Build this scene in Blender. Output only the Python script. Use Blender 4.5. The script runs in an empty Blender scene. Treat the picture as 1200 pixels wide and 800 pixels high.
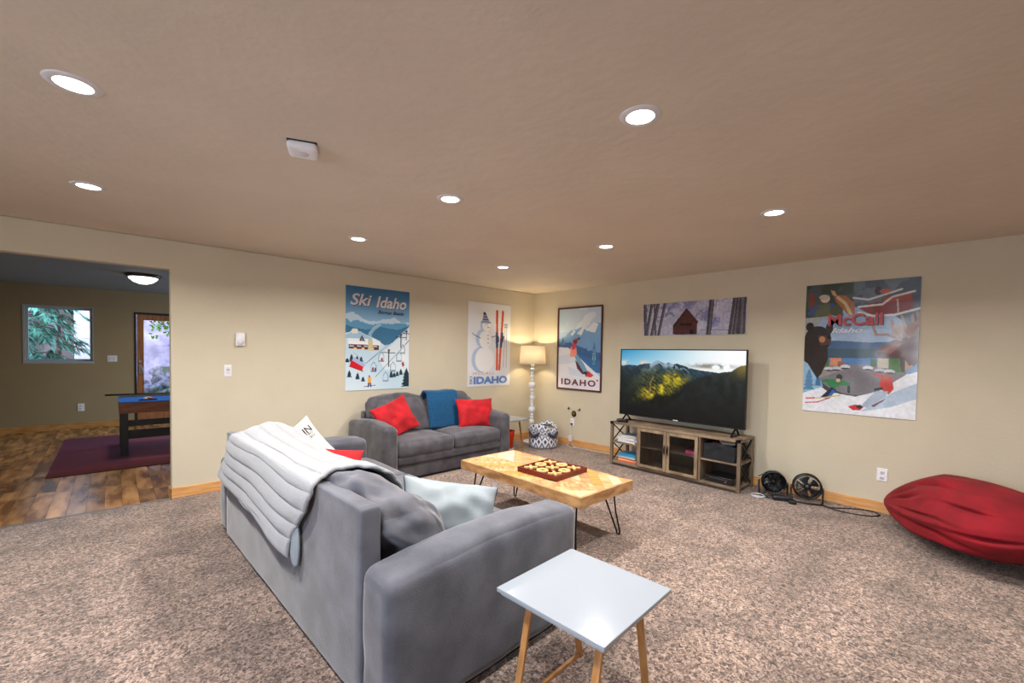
import bpy, bmesh, math, random
import numpy as np
from mathutils import Vector, Matrix, noise as mnoise
random.seed(7)
S = bpy.context.scene
COL = S.collection
PI = math.pi
R = math.radians

# ------------------------------------------------------------------ camera
cam_d = bpy.data.cameras.new('camera'); cam = bpy.data.objects.new('camera', cam_d); COL.objects.link(cam)
H_, P_, RO = 0.824221496, -0.0300405139, 0.0166028134
Fv = Vector((math.cos(H_)*math.cos(P_), math.sin(H_)*math.cos(P_), math.sin(P_)))
R0 = Vector((math.sin(H_), -math.cos(H_), 0)); U0 = R0.cross(Fv)
Rv = R0*math.cos(RO)+U0*math.sin(RO); Uv = -R0*math.sin(RO)+U0*math.cos(RO)
cam.matrix_world = Matrix.Translation((0, 0, 1.44095)) @ Matrix((Rv, Uv, -Fv)).transposed().to_4x4()
cam_d.sensor_width = 36; cam_d.lens = 506.811/1200*36; cam_d.shift_y = 28.14/1200
cam_d.clip_start = .02; cam_d.clip_end = 200
S.camera = cam
# ------------------------------------------------------------------ world, exposure
S.view_settings.view_transform = 'Standard'; S.view_settings.look = 'None'
S.view_settings.exposure = 0.08; S.view_settings.gamma = 1.0; S.view_settings.use_curve_mapping = False
w = bpy.data.worlds.new('sky'); S.world = w; w.use_nodes = True
nt = w.node_tree; bg = nt.nodes['Background']
sky = nt.nodes.new('ShaderNodeTexSky'); sky.sky_type = 'NISHITA'; sky.sun_disc = False; sky.sun_elevation = R(38); sky.sun_rotation = R(200)
nt.links.new(sky.outputs[0], bg.inputs['Color']); bg.inputs['Strength'].default_value = 0.8
def area(name, loc, size, power, color, rot=(0, 0, 0), sy=None, shape='DISK', spread=180):
    l = bpy.data.lights.new(name, 'AREA'); l.energy = power; l.color = color; l.shape = shape; l.size = size; l.spread = R(spread)
    if sy: l.shape = 'RECTANGLE'; l.size_y = sy
    o = bpy.data.objects.new(name, l); COL.objects.link(o); o.location = loc; o.rotation_euler = rot
    return o
# daylight arriving through the window behind the camera on the left and through the side room's glazing
area('daylight_west', (-3.35, 0.6, 1.6), 2.2, 165, (.74, .84, 1), (0, R(-90), 0), 1.2)
area('daylight_side', (3.6, 8.9, 1.55), 1.6, 60, (.62, .78, 1), (0, R(90), 0), 1.5)
LAMP_W = 24.0

# ------------------------------------------------------------------ helpers
def lin(c):
    if isinstance(c, str):
        c = [int(c[i:i+2], 16)/255 for i in (0, 2, 4)]
    return tuple((x/12.92 if x <= .04045 else ((x+.055)/1.055)**2.4) for x in c[:3])
MATS = {}
def mat(name, col, rough=.6, metal=0, n=0, scale=8, stretch=(1, 1, 1), bump=0, bscale=60, emit=0, col2=None, sheen=0, coat=0, trans=0, rnd=0, detail=4, ior=None, attr=None, alpha=1):
    if name in MATS: return MATS[name]
    m = bpy.data.materials.new(name); m.use_nodes = True; t = m.node_tree; b = t.nodes['Principled BSDF']
    c = lin(col); b.inputs['Roughness'].default_value = rough; b.inputs['Metallic'].default_value = metal
    b.inputs['Base Color'].default_value = (*c, 1)
    tc = t.nodes.new('ShaderNodeTexCoord'); mp = t.nodes.new('ShaderNodeMapping'); mp.inputs['Scale'].default_value = stretch
    t.links.new(tc.outputs['Object'], mp.inputs['Vector'])
    src = mp.outputs[0]
    if rnd:
        oi = t.nodes.new('ShaderNodeObjectInfo'); ad = t.nodes.new('ShaderNodeVectorMath'); ad.operation = 'MULTIPLY_ADD'
        cb = t.nodes.new('ShaderNodeCombineXYZ')
        for i in range(3): t.links.new(oi.outputs['Random'], cb.inputs[i])
        ad.inputs[1].default_value = (37, 53, 71); t.links.new(cb.outputs[0], ad.inputs[0]); t.links.new(mp.outputs[0], ad.inputs[2]); src = ad.outputs[0]
    out = None
    if n or col2:
        nz = t.nodes.new('ShaderNodeTexNoise'); nz.inputs['Scale'].default_value = scale; nz.inputs['Detail'].default_value = detail
        t.links.new(src, nz.inputs['Vector'])
        r = t.nodes.new('ShaderNodeValToRGB'); e = r.color_ramp.elements
        c2 = lin(col2) if col2 else tuple(x*(1-n) for x in c)
        e[0].position = .36; e[0].color = (*c2, 1); e[1].position = .64; e[1].color = (*c, 1)
        t.links.new(nz.outputs['Fac'], r.inputs['Fac']); out = r.outputs['Color']
    if rnd:
        hs = t.nodes.new('ShaderNodeHueSaturation'); mr = t.nodes.new('ShaderNodeMapRange'); mr.inputs['To Min'].default_value = 1-rnd; mr.inputs['To Max'].default_value = 1+rnd
        t.links.new(oi.outputs['Random'], mr.inputs['Value']); t.links.new(mr.outputs[0], hs.inputs['Value'])
        if out: t.links.new(out, hs.inputs['Color'])
        else: hs.inputs['Color'].default_value = (*c, 1)
        out = hs.outputs['Color']
    if attr:
        at = t.nodes.new('ShaderNodeAttribute'); at.attribute_name = 'Col'; out = at.outputs['Color']
    if out: t.links.new(out, b.inputs['Base Color'])
    if bump:
        bn = t.nodes.new('ShaderNodeTexNoise'); bn.inputs['Scale'].default_value = bscale; bn.inputs['Detail'].default_value = 5
        bp = t.nodes.new('ShaderNodeBump'); bp.inputs['Strength'].default_value = bump; bp.inputs['Distance'].default_value = .01
        t.links.new(src, bn.inputs['Vector']); t.links.new(bn.outputs['Fac'], bp.inputs['Height']); t.links.new(bp.outputs[0], b.inputs['Normal'])
    if emit:
        if attr: t.links.new(out, b.inputs['Emission Color'])
        else: b.inputs['Emission Color'].default_value = (*c, 1)
        b.inputs['Emission Strength'].default_value = emit
    if sheen: b.inputs['Sheen Weight'].default_value = sheen; b.inputs['Sheen Roughness'].default_value = .35
    if coat: b.inputs['Coat Weight'].default_value = coat; b.inputs['Coat Roughness'].default_value = .12
    if trans: b.inputs['Transmission Weight'].default_value = trans
    if ior: b.inputs['IOR'].default_value = ior
    MATS[name] = m; return m

class MB:
    def __init__(s): s.v = []; s.f = []; s.m = []; s.k = 0
    def add(s, vs, fs, mi=None):
        o = len(s.v); s.v += [tuple(v) for v in vs]; s.f += [tuple(i+o for i in f) for f in fs]; s.m += [s.k if mi is None else mi]*len(fs); return s
    def box(s, x0, x1, y0, y1, z0, z1, mi=None, M=None):
        vs = [Vector((x, y, z)) for x in (x0, x1) for y in (y0, y1) for z in (z0, z1)]
        if M: vs = [M @ v for v in vs]
        return s.add(vs, [(0, 1, 3, 2), (4, 6, 7, 5), (0, 4, 5, 1), (2, 3, 7, 6), (0, 2, 6, 4), (1, 5, 7, 3)], mi)
    def beam(s, p, q, wd, ht, mi=None):
        p = Vector(p); q = Vector(q); d = q-p; L = d.length
        M = Matrix.Translation(p) @ d.to_track_quat('Z', 'Y').to_matrix().to_4x4()
        return s.box(-wd/2, wd/2, -ht/2, ht/2, 0, L, mi, M)
    def tube(s, pts, r, n=8, mi=None, closed=False, cap=True):
        pts = [Vector(p) for p in pts]; N = len(pts); rr = r if isinstance(r, (list, tuple)) else [r]*N
        vs = []; up = None
        for i, p in enumerate(pts):
            if closed: d = pts[(i+1) % N]-pts[i-1]
            else: d = pts[min(i+1, N-1)]-pts[max(i-1, 0)]
            d.normalize()
            if up is None: up = Vector((0, 0, 1)) if abs(d.z) < .9 else Vector((1, 0, 0))
            a = d.cross(up).normalized(); b = a.cross(d).normalized(); up = b
            for k in range(n):
                t = 2*PI*k/n; vs.append(p+(a*math.cos(t)+b*math.sin(t))*rr[i])
        fs = []
        for i in range(N if closed else N-1):
            j = (i+1) % N
            for k in range(n):
                fs.append((i*n+k, i*n+(k+1) % n, j*n+(k+1) % n, j*n+k))
        if cap and not closed: fs += [tuple(reversed(range(n))), tuple((N-1)*n+k for k in range(n))]
        return s.add(vs, fs, mi)
    def lathe(s, prof, c=(0, 0, 0), n=24, mi=None, axis='z', cap=True):
        vs = []; fs = []
        for r, z in prof:
            for k in range(n):
                t = 2*PI*k/n; a, b = r*math.cos(t), r*math.sin(t)
                v = (a, b, z) if axis == 'z' else ((z, a, b) if axis == 'x' else (a, z, b))
                vs.append((v[0]+c[0], v[1]+c[1], v[2]+c[2]))
        for i in range(len(prof)-1):
            for k in range(n): fs.append((i*n+k, i*n+(k+1) % n, (i+1)*n+(k+1) % n, (i+1)*n+k))
        cap = cap and prof[0] != prof[-1]
        if cap and prof[0][0] > 1e-4: fs.append(tuple(reversed(range(n))))
        if cap and prof[-1][0] > 1e-4: fs.append(tuple((len(prof)-1)*n+k for k in range(n)))
        return s.add(vs, fs, mi)
    def prism(s, poly, z0, z1, mi=None, M=None):
        n = len(poly); vs = [Vector((x, y, z0)) for x, y in poly]+[Vector((x, y, z1)) for x, y in poly]
        if M: vs = [M @ v for v in vs]
        return s.add(vs, [tuple(reversed(range(n))), tuple(range(n, 2*n))]+[(i, (i+1) % n, n+(i+1) % n, n+i) for i in range(n)], mi)
    def grid(s, fn, nu, nv, mi=None):
        vs = [fn(i/nu, j/nv) for i in range(nu+1) for j in range(nv+1)]
        return s.add(vs, [(i*(nv+1)+j, (i+1)*(nv+1)+j, (i+1)*(nv+1)+j+1, i*(nv+1)+j+1) for i in range(nu) for j in range(nv)], mi)
    def build(s, name, mats, parent=None, smooth=False, bevel=0, solid=0, subd=0, merge=True):
        me = bpy.data.meshes.new(name); me.from_pydata(s.v, [], s.f)
        if not isinstance(mats, (list, tuple)): mats = [mats]
        for m in mats: me.materials.append(m)
        me.polygons.foreach_set('material_index', s.m)
        bm = bmesh.new(); bm.from_mesh(me)
        if merge: bmesh.ops.remove_doubles(bm, verts=bm.verts, dist=1e-5)
        bmesh.ops.recalc_face_normals(bm, faces=bm.faces); bm.to_mesh(me); bm.free()
        if smooth: me.polygons.foreach_set('use_smooth', [True]*len(me.polygons))
        o = bpy.data.objects.new(name, me); COL.objects.link(o)
        if parent: o.parent = parent
        if solid:
            q = o.modifiers.new('solid', 'SOLIDIFY'); q.thickness = solid; q.offset = 0
        if bevel:
            q = o.modifiers.new('bevel', 'BEVEL'); q.width = bevel; q.segments = 2; q.limit_method = 'ANGLE'; q.angle_limit = R(40)
        if subd:
            q = o.modifiers.new('subd', 'SUBSURF'); q.levels = subd; q.render_levels = subd
        return o
def tag(o, label=None, cat=None, group=None, kind=None):
    if label: o['label'] = label
    if cat: o['category'] = cat
    if group: o['group'] = group
    if kind: o['kind'] = kind
    return o
def thing(name, loc, label, cat, rz=0, group=None, rot=None):
    o = bpy.data.objects.new(name, None); COL.objects.link(o); o.location = loc
    o.rotation_euler = rot if rot else (0, 0, rz); o.empty_display_size = .05
    return tag(o, label, cat, group)
def copy_tree(o, parent=None):
    c = o.copy(); COL.objects.link(c); c.parent = parent
    for ch in list(o.children): copy_tree(ch, c)
    return c
def struct(name, mb, m, parent=None, **k):
    o = mb.build(name, m, parent, **k)
    if not parent: o['kind'] = 'structure'
    return o
def softbox(name, hx, hy, hz, r, m, parent, loc=(0, 0, 0), rot=(0, 0, 0), n=18, puff=(0, 0, 0), wr=0, wf=5, seed=0, deform=None):
    """rounded, puffed and wrinkled block centred on loc"""
    key = {}; vs = []; fs = []
    hh = (hx, hy, hz)
    ts = [math.sin(PI/2*(-1+2*i/n)) for i in range(n+1)]
    M = Matrix.Translation(loc) @ (Matrix.Rotation(rot[2], 4, 'Z') @ Matrix.Rotation(rot[1], 4, 'Y') @ Matrix.Rotation(rot[0], 4, 'X'))
    def vert(u):
        k = tuple(round(a, 6) for a in u)
        if k in key: return key[k]
        p = Vector([u[i]*hh[i] for i in range(3)])
        q = Vector([max(-(hh[i]-r), min(hh[i]-r, p[i])) for i in range(3)])
        d = p-q; L = d.length
        if L > 1e-9: p = q+d*(r/L)
        for i in range(3):
            j, l = (i+1) % 3, (i+2) % 3
            p[i] += puff[i]*u[i]*(1-u[j]**2)*(1-u[l]**2) if abs(u[i]) > 0 else 0
        if wr:
            w3 = Vector((p.x*wf+seed*3.7, p.y*wf+1.3*seed, p.z*wf)); nn = p.normalized()
            p = p+nn*(wr*(mnoise.noise(w3)+.5*mnoise.noise(w3*2.3)-.8*abs(mnoise.noise(w3*1.2+Vector((9, 3, 1))))))
        if deform: p = Vector(deform(p, u))
        key[k] = len(vs); vs.append(M @ p); return key[k]
    for ax in range(3):
        for sg in (-1, 1):
            for i in range(n):
                for j in range(n):
                    c = []
                    for a, b in ((ts[i], ts[j]), (ts[i+1], ts[j]), (ts[i+1], ts[j+1]), (ts[i], ts[j+1])):
                        u = [0, 0, 0]; u[ax] = sg; u[(ax+1) % 3] = a; u[(ax+2) % 3] = b; c.append(vert(u))
                    fs.append(tuple(c))
    mb = MB(); mb.add(vs, fs); return mb.build(name, m, parent, smooth=True, merge=False)
def pillow_mesh(wd, ht, th, m, parent=None, name='cover', wr=.012, seed=1, n=26, ear=.09, back=None):
    """throw pillow lying in its local XZ plane, thickness along Y, front towards -Y"""
    def sh(side):
        def f(a, b):
            u, v = math.sin((a-.5)*PI), math.sin((b-.5)*PI)
            x = wd/2*u*(1-ear*(1-v*v)*abs(u)); z = ht/2*v*(1-ear*(1-u*u)*abs(v))
            t = th/2*((1-u*u)*(1-v*v))**.42
            edge = (1-u*u)*(1-v*v)
            q = Vector((x*6+seed*5.1, z*6+side, seed)); t += wr*edge**.3*(mnoise.noise(q)+.7*mnoise.noise(q*2.1)-abs(mnoise.noise(q*1.3)))
            if edge < 1e-9: t = 0
            return Vector((x, side*t, z))
        return f
    mb = MB(); mb.grid(sh(-1), n, n, 0); mb.grid(sh(1), n, n, 1 if back else 0)
    return mb.build(name, [m, back] if back else m, parent, smooth=True)
def text(body, wdt, hgt, m, parent, mtx, name='lettering', bold=0, shear=0, label=None, space=1.0):
    """flat lettering fitted in a wdt x hgt box whose lower-left corner is the matrix origin"""
    cu = bpy.data.curves.new(name, 'FONT'); cu.body = body; cu.size = 1; cu.offset = bold; cu.shear = shear; cu.resolution_u = 3; cu.space_character = space
    ob = bpy.data.objects.new('tmp', cu); COL.objects.link(ob)
    bpy.context.view_layer.update()
    me = bpy.data.meshes.new_from_object(ob.evaluated_get(bpy.context.evaluated_depsgraph_get()))
    COL.objects.unlink(ob); bpy.data.objects.remove(ob)
    co = np.zeros(len(me.vertices)*3); me.vertices.foreach_get('co', co); co = co.reshape(-1, 3)
    mn, mx = co.min(0), co.max(0); co[:, 0] = (co[:, 0]-mn[0])/(mx[0]-mn[0])*wdt; co[:, 1] = (co[:, 1]-mn[1])/(mx[1]-mn[1])*hgt; co[:, 2] = 0
    me.vertices.foreach_set('co', co.ravel()); me.materials.clear(); me.materials.append(m); me.name = name
    o = bpy.data.objects.new(name, me); COL.objects.link(o); o.parent = parent; o.matrix_local = mtx
    if label: o['label'] = label
    return o

# ------------------------------------------------------------------ a small painter for printed pictures (colour attribute on a mesh)
def vnoise(W, H, f, seed, oct=4):
    rg = np.random.RandomState(seed); out = np.zeros((H, W)); amp = 1; tot = 0
    for o in range(oct):
        fx = max(2, int(f*2**o)); fy = max(2, int(f*2**o*H/W)); g = rg.rand(fy+2, fx+2)
        x = np.linspace(0, fx, W, endpoint=False); y = np.linspace(0, fy, H, endpoint=False)
        xi = x.astype(int); yi = y.astype(int); xf = x-xi; yf = y-yi; xf = xf*xf*(3-2*xf); yf = yf*yf*(3-2*yf)
        a = g[yi][:, xi]; b = g[yi][:, xi+1]; c = g[yi+1][:, xi]; d = g[yi+1][:, xi+1]
        out += amp*((a*(1-xf)+b*xf)*(1-yf)[:, None]+(c*(1-xf)+d*xf)*yf[:, None]); tot += amp; amp *= .55
    return out/tot
def C3(c): return np.array([int(c[i:i+2], 16)/255 for i in (0, 2, 4)])
class Paint:
    def __init__(s, W, H, c='ffffff'):
        s.W, s.H = W, H; s.a = np.ones((H, W, 3))*C3(c)
        s.U, s.V = np.meshgrid((np.arange(W)+.5)/W, (np.arange(H)+.5)/H)
    def put(s, mask, c, al=1):
        c = C3(c) if isinstance(c, str) else c
        m = (mask.astype(float)*al)[..., None]; s.a = s.a*(1-m)+c*m; return s
    def grad(s, v0, v1, c0, c1, mask=None):
        t = np.clip((s.V-v0)/(v1-v0), 0, 1)[..., None]; c = C3(c0)*(1-t)+C3(c1)*t
        m = ((s.V >= v0) & (s.V <= v1)) if mask is None else mask
        s.a = np.where(m[..., None], c, s.a); return s
    def inside(s, pts):
        m = np.zeros_like(s.U, bool); n = len(pts)
        for i in range(n):
            x0, y0 = pts[i]; x1, y1 = pts[(i+1) % n]
            if y0 == y1: continue
            c = ((y0 > s.V) != (y1 > s.V)) & (s.U < (x1-x0)*(s.V-y0)/(y1-y0)+x0); m ^= c
        return m
    def poly(s, pts, c, al=1): return s.put(s.inside(pts), c, al)
    def ell(s, x, y, rx, ry, c, al=1, rot=0):
        dx, dy = s.U-x, s.V-y; a = s.H/s.W
        X = dx*math.cos(rot)+dy*a*math.sin(rot); Y = (-dx*math.sin(rot)/a+dy*math.cos(rot))
        return s.put((X/rx)**2+(Y/ry)**2 < 1, c, al)
    def line(s, pts, wd, c, al=1):
        a = s.H/s.W; m = np.zeros_like(s.U, bool)
        for (x0, y0), (x1, y1) in zip(pts, pts[1:]):
            dx, dy = x1-x0, (y1-y0)*a; L = dx*dx+dy*dy+1e-12
            t = np.clip(((s.U-x0)*dx+(s.V-y0)*a*dy)/L, 0, 1)
            m |= ((s.U-x0-t*dx)**2+((s.V-y0)*a-t*dy)**2) < (wd/2)**2
        return s.put(m, c, al)
    def ridge(s, pts, c0, c1=None, rough=.01, seed=1, base=1.0):
        xs, ys = zip(*pts); y = np.interp(s.U[0], xs, ys)+(vnoise(s.W, 2, 14, seed, 4)[0]-.5)*rough*2
        m = (s.V > y[None, :]) & (s.V < base)
        if c1 is None: return s.put(m, c0)
        t = np.clip((s.V-y[None, :])/(base-y.min()), 0, 1)[..., None]; c = C3(c0)*(1-t)+C3(c1)*t
        s.a = np.where(m[..., None], c, s.a); return s
    def tree(s, x, y, h, wd, c):
        for k in range(4):
            t = k/4; s.poly([(x, y-h*(1-t*.75)), (x-wd/2*(.45+.55*(k+1)/4), y-h*(.62-t*.62)), (x+wd/2*(.45+.55*(k+1)/4), y-h*(.62-t*.62))], c)
        return s
    def noise(s, amp, f=20, seed=3, mask=None):
        n = (vnoise(s.W, s.H, f, seed)-.5)*2*amp
        if mask is not None: n = n*mask
        s.a = np.clip(s.a*(1+n[..., None]), 0, 1); return s
    def mesh(s, name, wd, ht, m, parent, wave=0, seed=0):
        """sheet in local XZ plane facing -Y, lower-left at origin"""
        W, H = s.W, s.H; X = np.linspace(0, wd, W); Z = np.linspace(ht, 0, H)
        gx, gz = np.meshgrid(X, Z); gy = np.zeros_like(gx)
        if wave: gy = -(vnoise(W, H, 4, seed+50, 2))*wave
        co = np.stack([gx, gy, gz], -1).reshape(-1, 3)
        i = np.arange((H-1)*(W-1)); r, c = i//(W-1), i % (W-1); a = r*W+c
        f = np.stack([a, a+W, a+W+1, a+1], -1)
        me = bpy.data.meshes.new(name); me.vertices.add(len(co)); me.vertices.foreach_set('co', co.ravel())
        me.loops.add(f.size); me.loops.foreach_set('vertex_index', f.ravel().astype(np.int32)); me.polygons.add(len(f))
        me.polygons.foreach_set('loop_start', np.arange(0, f.size, 4, dtype=np.int32)); me.update(calc_edges=True); me.validate()
        at = me.color_attributes.new('Col', 'FLOAT_COLOR', 'POINT'); a = s.a.reshape(-1, 3)
        l = np.where(a <= .04045, a/12.92, ((a+.055)/1.055)**2.4); at.data.foreach_set('color', np.hstack([l, np.ones((len(l), 1))]).ravel())
        me.polygons.foreach_set('use_smooth', [True]*len(me.polygons)); me.materials.append(m)
        o = bpy.data.objects.new(name, me); COL.objects.link(o); o.parent = parent; return o

# ------------------------------------------------------------------ materials
wallm = mat('beige_wall_paint', 'cdc3ad', .75, n=.04, scale=3, bump=.12, bscale=45)
ceilm = mat('tan_ceiling_plaster', 'd8cbba', .7, n=.05, scale=2, bump=.35, bscale=14)
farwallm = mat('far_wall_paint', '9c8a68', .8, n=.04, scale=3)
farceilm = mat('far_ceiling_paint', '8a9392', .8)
pine = mat('pine_trim', 'dba96c', .45, col2='c78b4e', scale=5, stretch=(1, 1, 6), bump=.05)
pine_x = mat('pine_trim_long', 'e0ae72', .45, col2='c98d52', scale=7, stretch=(.6, .6, 8))
grey = mat('grey_velvet', '62636d', .95, col2='4d4e57', scale=6, sheen=.55, bump=.25, bscale=160, detail=6)
grey2 = mat('charcoal_velvet', '5b5960', .95, col2='444248', scale=7, sheen=.5, bump=.25, bscale=160, detail=6)
black = mat('black_plastic', '17181b', .45)
blackm = mat('black_metal', '15151a', .4, metal=.6)
white = mat('white_plastic', 'e9e9ee', .4)
chrome = mat('brushed_steel', 'b8b8ba', .3, metal=1)
red = mat('red_velour', 'c20a1c', .85, col2='9e0614', scale=9, sheen=.15, bump=.3, bscale=90)
blue = mat('blue_knit', '07527e', .95, col2='05416b', scale=60, sheen=.3, bump=.6, bscale=120)
fleece = mat('white_fleece', 'a3a5aa', .95, n=.05, scale=40, sheen=.3, bump=.6, bscale=130)
satin = mat('white_satin', '8f9aa2', .5, n=.04, scale=6, bump=.1, bscale=20)
navy = mat('navy_piping', '22304e', .8)
glass = mat('window_glass', 'ffffff', .02, trans=1, ior=1.45)

# carpet: coarse twisted pile
def carpet():
    m = bpy.data.materials.new('brown_carpet'); m.use_nodes = True; t = m.node_tree; b = t.nodes['Principled BSDF']; b.inputs['Roughness'].default_value = 1
    b.inputs['Sheen Weight'].default_value = .25
    tc = t.nodes.new('ShaderNodeTexCoord')
    n1 = t.nodes.new('ShaderNodeTexNoise'); n1.inputs['Scale'].default_value = 48; n1.inputs['Detail'].default_value = 5; n1.inputs['Roughness'].default_value = .65; n1.inputs['Distortion'].default_value = 1.4
    n2 = t.nodes.new('ShaderNodeTexNoise'); n2.inputs['Scale'].default_value = 3.2; n2.inputs['Detail'].default_value = 5; n2.inputs['Distortion'].default_value = .6
    for x in (n1, n2): t.links.new(tc.outputs['Object'], x.inputs['Vector'])
    r = t.nodes.new('ShaderNodeValToRGB'); e = r.color_ramp.elements
    e[0].position = .40; e[0].color = (*lin('3f332f'), 1); e[1].position = .61; e[1].color = (*lin('c3a99a'), 1)
    k = e.new(.5); k.color = (*lin('887164'), 1)
    t.links.new(n1.outputs['Fac'], r.inputs['Fac'])
    mr = t.nodes.new('ShaderNodeMapRange'); mr.inputs['From Min'].default_value = .35; mr.inputs['From Max'].default_value = .62; mr.inputs['To Min'].default_value = .66; mr.inputs['To Max'].default_value = 1.08
    t.links.new(n2.outputs['Fac'], mr.inputs['Value'])
    hs = t.nodes.new('ShaderNodeHueSaturation'); t.links.new(mr.outputs[0], hs.inputs['Value']); t.links.new(r.outputs[0], hs.inputs['Color']); t.links.new(hs.outputs[0], b.inputs['Base Color'])
    bp = t.nodes.new('ShaderNodeBump'); bp.inputs['Strength'].default_value = .8; bp.inputs['Distance'].default_value = .012
    t.links.new(n1.outputs['Fac'], bp.inputs['Height']); t.links.new(bp.outputs[0], b.inputs['Normal'])
    return m
carp = carpet()

# ------------------------------------------------------------------ room shell
XE, YN, HC = 5.289, 5.176, 2.44
XW, YS = -3.0, -3.2
Y2 = 10.597
T = .12
struct('floor', MB().box(XW-.1, XE+.1, YS-.1, YN-.005, -.05, 0), carp)
fl2 = struct('floor', MB().box(-3.1, 3.1, YN-.005, Y2+.1, -.06, -.016), mat('subfloor', '3a2a1e', .8)); fl2['label'] = 'wood plank floor of the side room'
struct('ceiling', MB().box(XW-.1, XE+.1, YS-.1, YN+T, HC, HC+.1), ceilm)
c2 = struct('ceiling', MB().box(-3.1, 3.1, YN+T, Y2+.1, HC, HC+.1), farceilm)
OX0, OX1, OZ = -2.1, .405, 2.166
wl = MB().prism([(XW-.1, 0), (OX0, 0), (OX0, OZ), (OX1, OZ), (OX1, 0), (XE+.1, 0), (XE+.1, HC), (XW-.1, HC)], -YN-T, -YN, M=Matrix.Rotation(PI/2, 4, 'X'))
struct('wall_left', wl, wallm, bevel=.012)
struct('wall_right', MB().box(XE, XE+.1, YS-.1, YN+T, 0, HC), wallm)
# west wall with a window opening, south wall
ww = MB().box(XW-.1, XW, YS-.1, -.6, 0, HC).box(XW-.1, XW, 1.8, YN+T, 0, HC).box(XW-.1, XW, -.6, 1.8, 0, .95).box(XW-.1, XW, -.6, 1.8, 2.15, HC)
struct('wall_near_left', ww, wallm)
struct('wall_behind', MB().box(XW-.1, XE+.1, YS-.1, YS, 0, HC), wallm)
# far room: back wall with window and door openings
WX0, WX1, WZ0, WZ1 = -1.045, -.25, 1.152, 2.088
DX0, DX1, DZ = .30, 1.26, 2.07
fw = MB().box(-3.1, WX0, Y2, Y2+.14, 0, HC).box(WX0, WX1, Y2, Y2+.14, 0, WZ0).box(WX0, WX1, Y2, Y2+.14, WZ1, HC).box(WX1, DX0, Y2, Y2+.14, 0, HC).box(DX0, DX1, Y2, Y2+.14, DZ, HC).box(DX1, 3.1, Y2, Y2+.14, 0, HC)
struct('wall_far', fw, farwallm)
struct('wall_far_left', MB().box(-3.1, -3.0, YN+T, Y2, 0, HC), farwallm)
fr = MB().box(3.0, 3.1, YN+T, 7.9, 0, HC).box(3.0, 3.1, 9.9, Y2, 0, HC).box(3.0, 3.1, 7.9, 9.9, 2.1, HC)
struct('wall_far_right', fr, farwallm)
# baseboards
bb = .1
struct('baseboard_left', MB().box(OX1-.014, XE, YN-.015, YN, 0, bb).box(OX1-.015, OX1, YN-.015, YN+T, 0, bb), pine_x, bevel=.003)
struct('baseboard_right', MB().box(XE-.015, XE, YS, YN-.015, 0, bb), mat('pine_trim_side', 'e0ae72', .45, col2='c98d52', scale=7, stretch=(.6, .6, 8)), bevel=.003)
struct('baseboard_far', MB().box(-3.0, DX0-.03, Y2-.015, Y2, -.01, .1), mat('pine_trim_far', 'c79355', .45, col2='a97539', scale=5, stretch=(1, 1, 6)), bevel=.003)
struct('baseboard_near_left', MB().box(XW, XW+.015, YS, YN, 0, bb), pine_x)
struct('trim_1', MB().box(OX0, OX1-.015, YN-.02, YN+.012, -.01, .004), mat('transition_strip', '8e8b88', .4, metal=.5)).__setitem__('label', 'thin metal strip between carpet and planks')

# wood planks of the side room
plank_m = mat('walnut_laminate', 'd09a62', .25, col2='7a4f2e', scale=2.6, stretch=(3.5, .9, 1), rnd=.32, detail=7, bump=.05, bscale=30)
def pl_mesh(L):
    mb = MB().box(0, .118, 0, L, -.016, -.003); o = mb.build('plank', plank_m, fl2, bevel=0.0015); return o
base = {L: None for L in (.6, .9, 1.2)}
px = -2.1; cnt = 0
while px < 1.75:
    y = YN+.01-random.random()*.5
    while y < Y2:
        L = random.choice((.6, .9, 1.2)); y0 = max(y, YN+.012); y1 = min(y+L-.002, Y2-.016)
        if y1-y0 > .05:
            full = abs((y1-y0)-(L-.002)) < 1e-6
            if full and base[L]:
                o = base[L].copy(); COL.objects.link(o); o.location = (px, y0, 0)
            else:
                o = MB().box(0, .118, 0, y1-y0, -.016, -.003).build('plank', plank_m, fl2); o.location = (px, y0, 0)
                if full: base[L] = o
            cnt += 1
        y += L
    px += .12
st = MB()
for a0, a1 in ((-3.0, -2.1), (px, 3.0)):
    x = a0
    while x < a1:
        st.box(x, min(x+.118, a1), YN+T, Y2-.016, -.016, -.003); x += .12
o = st.build('planks', plank_m, fl2); o['kind'] = 'stuff'

# window in far wall
def window(name, x0, x1, z0, z1, yf, fm, depth=.14):
    o = MB().box(x0, x1, yf+.0, yf+depth, z0, z0+.012).build(name, fm); o['kind'] = 'structure'
    f = MB(); t = .035; ya, yb = yf+.07, yf+.115
    f.box(x0, x1, ya, yb, z0+.012, z0+.012+t).box(x0, x1, ya, yb, z1-t, z1).box(x0, x0+t, ya, yb, z0+.012+t, z1-t).box(x1-t, x1, ya, yb, z0+.012+t, z1-t)
    f.build('frame', fm, o, bevel=.003)
    c = .022; g = MB(); ya2 = yf-.006
    g.box(x0-c, x1+c, ya2, yf, z0-c, z0).box(x0-c, x1+c, ya2, yf, z1, z1+.01).box(x0-c, x0, ya2, yf, z0, z1).box(x1, x1+.01, ya2, yf, z0, z1)
    g.build('casing', fm, o)
    MB().box(x0+t, x1-t, yf+.085, yf+.09, z0+.012+t, z1-t).build('pane', glass, o)
    return o
window('window_1', WX0, WX1, WZ0, WZ1, Y2, mat('vinyl_grey', 'a9b5bd', .5))
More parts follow.
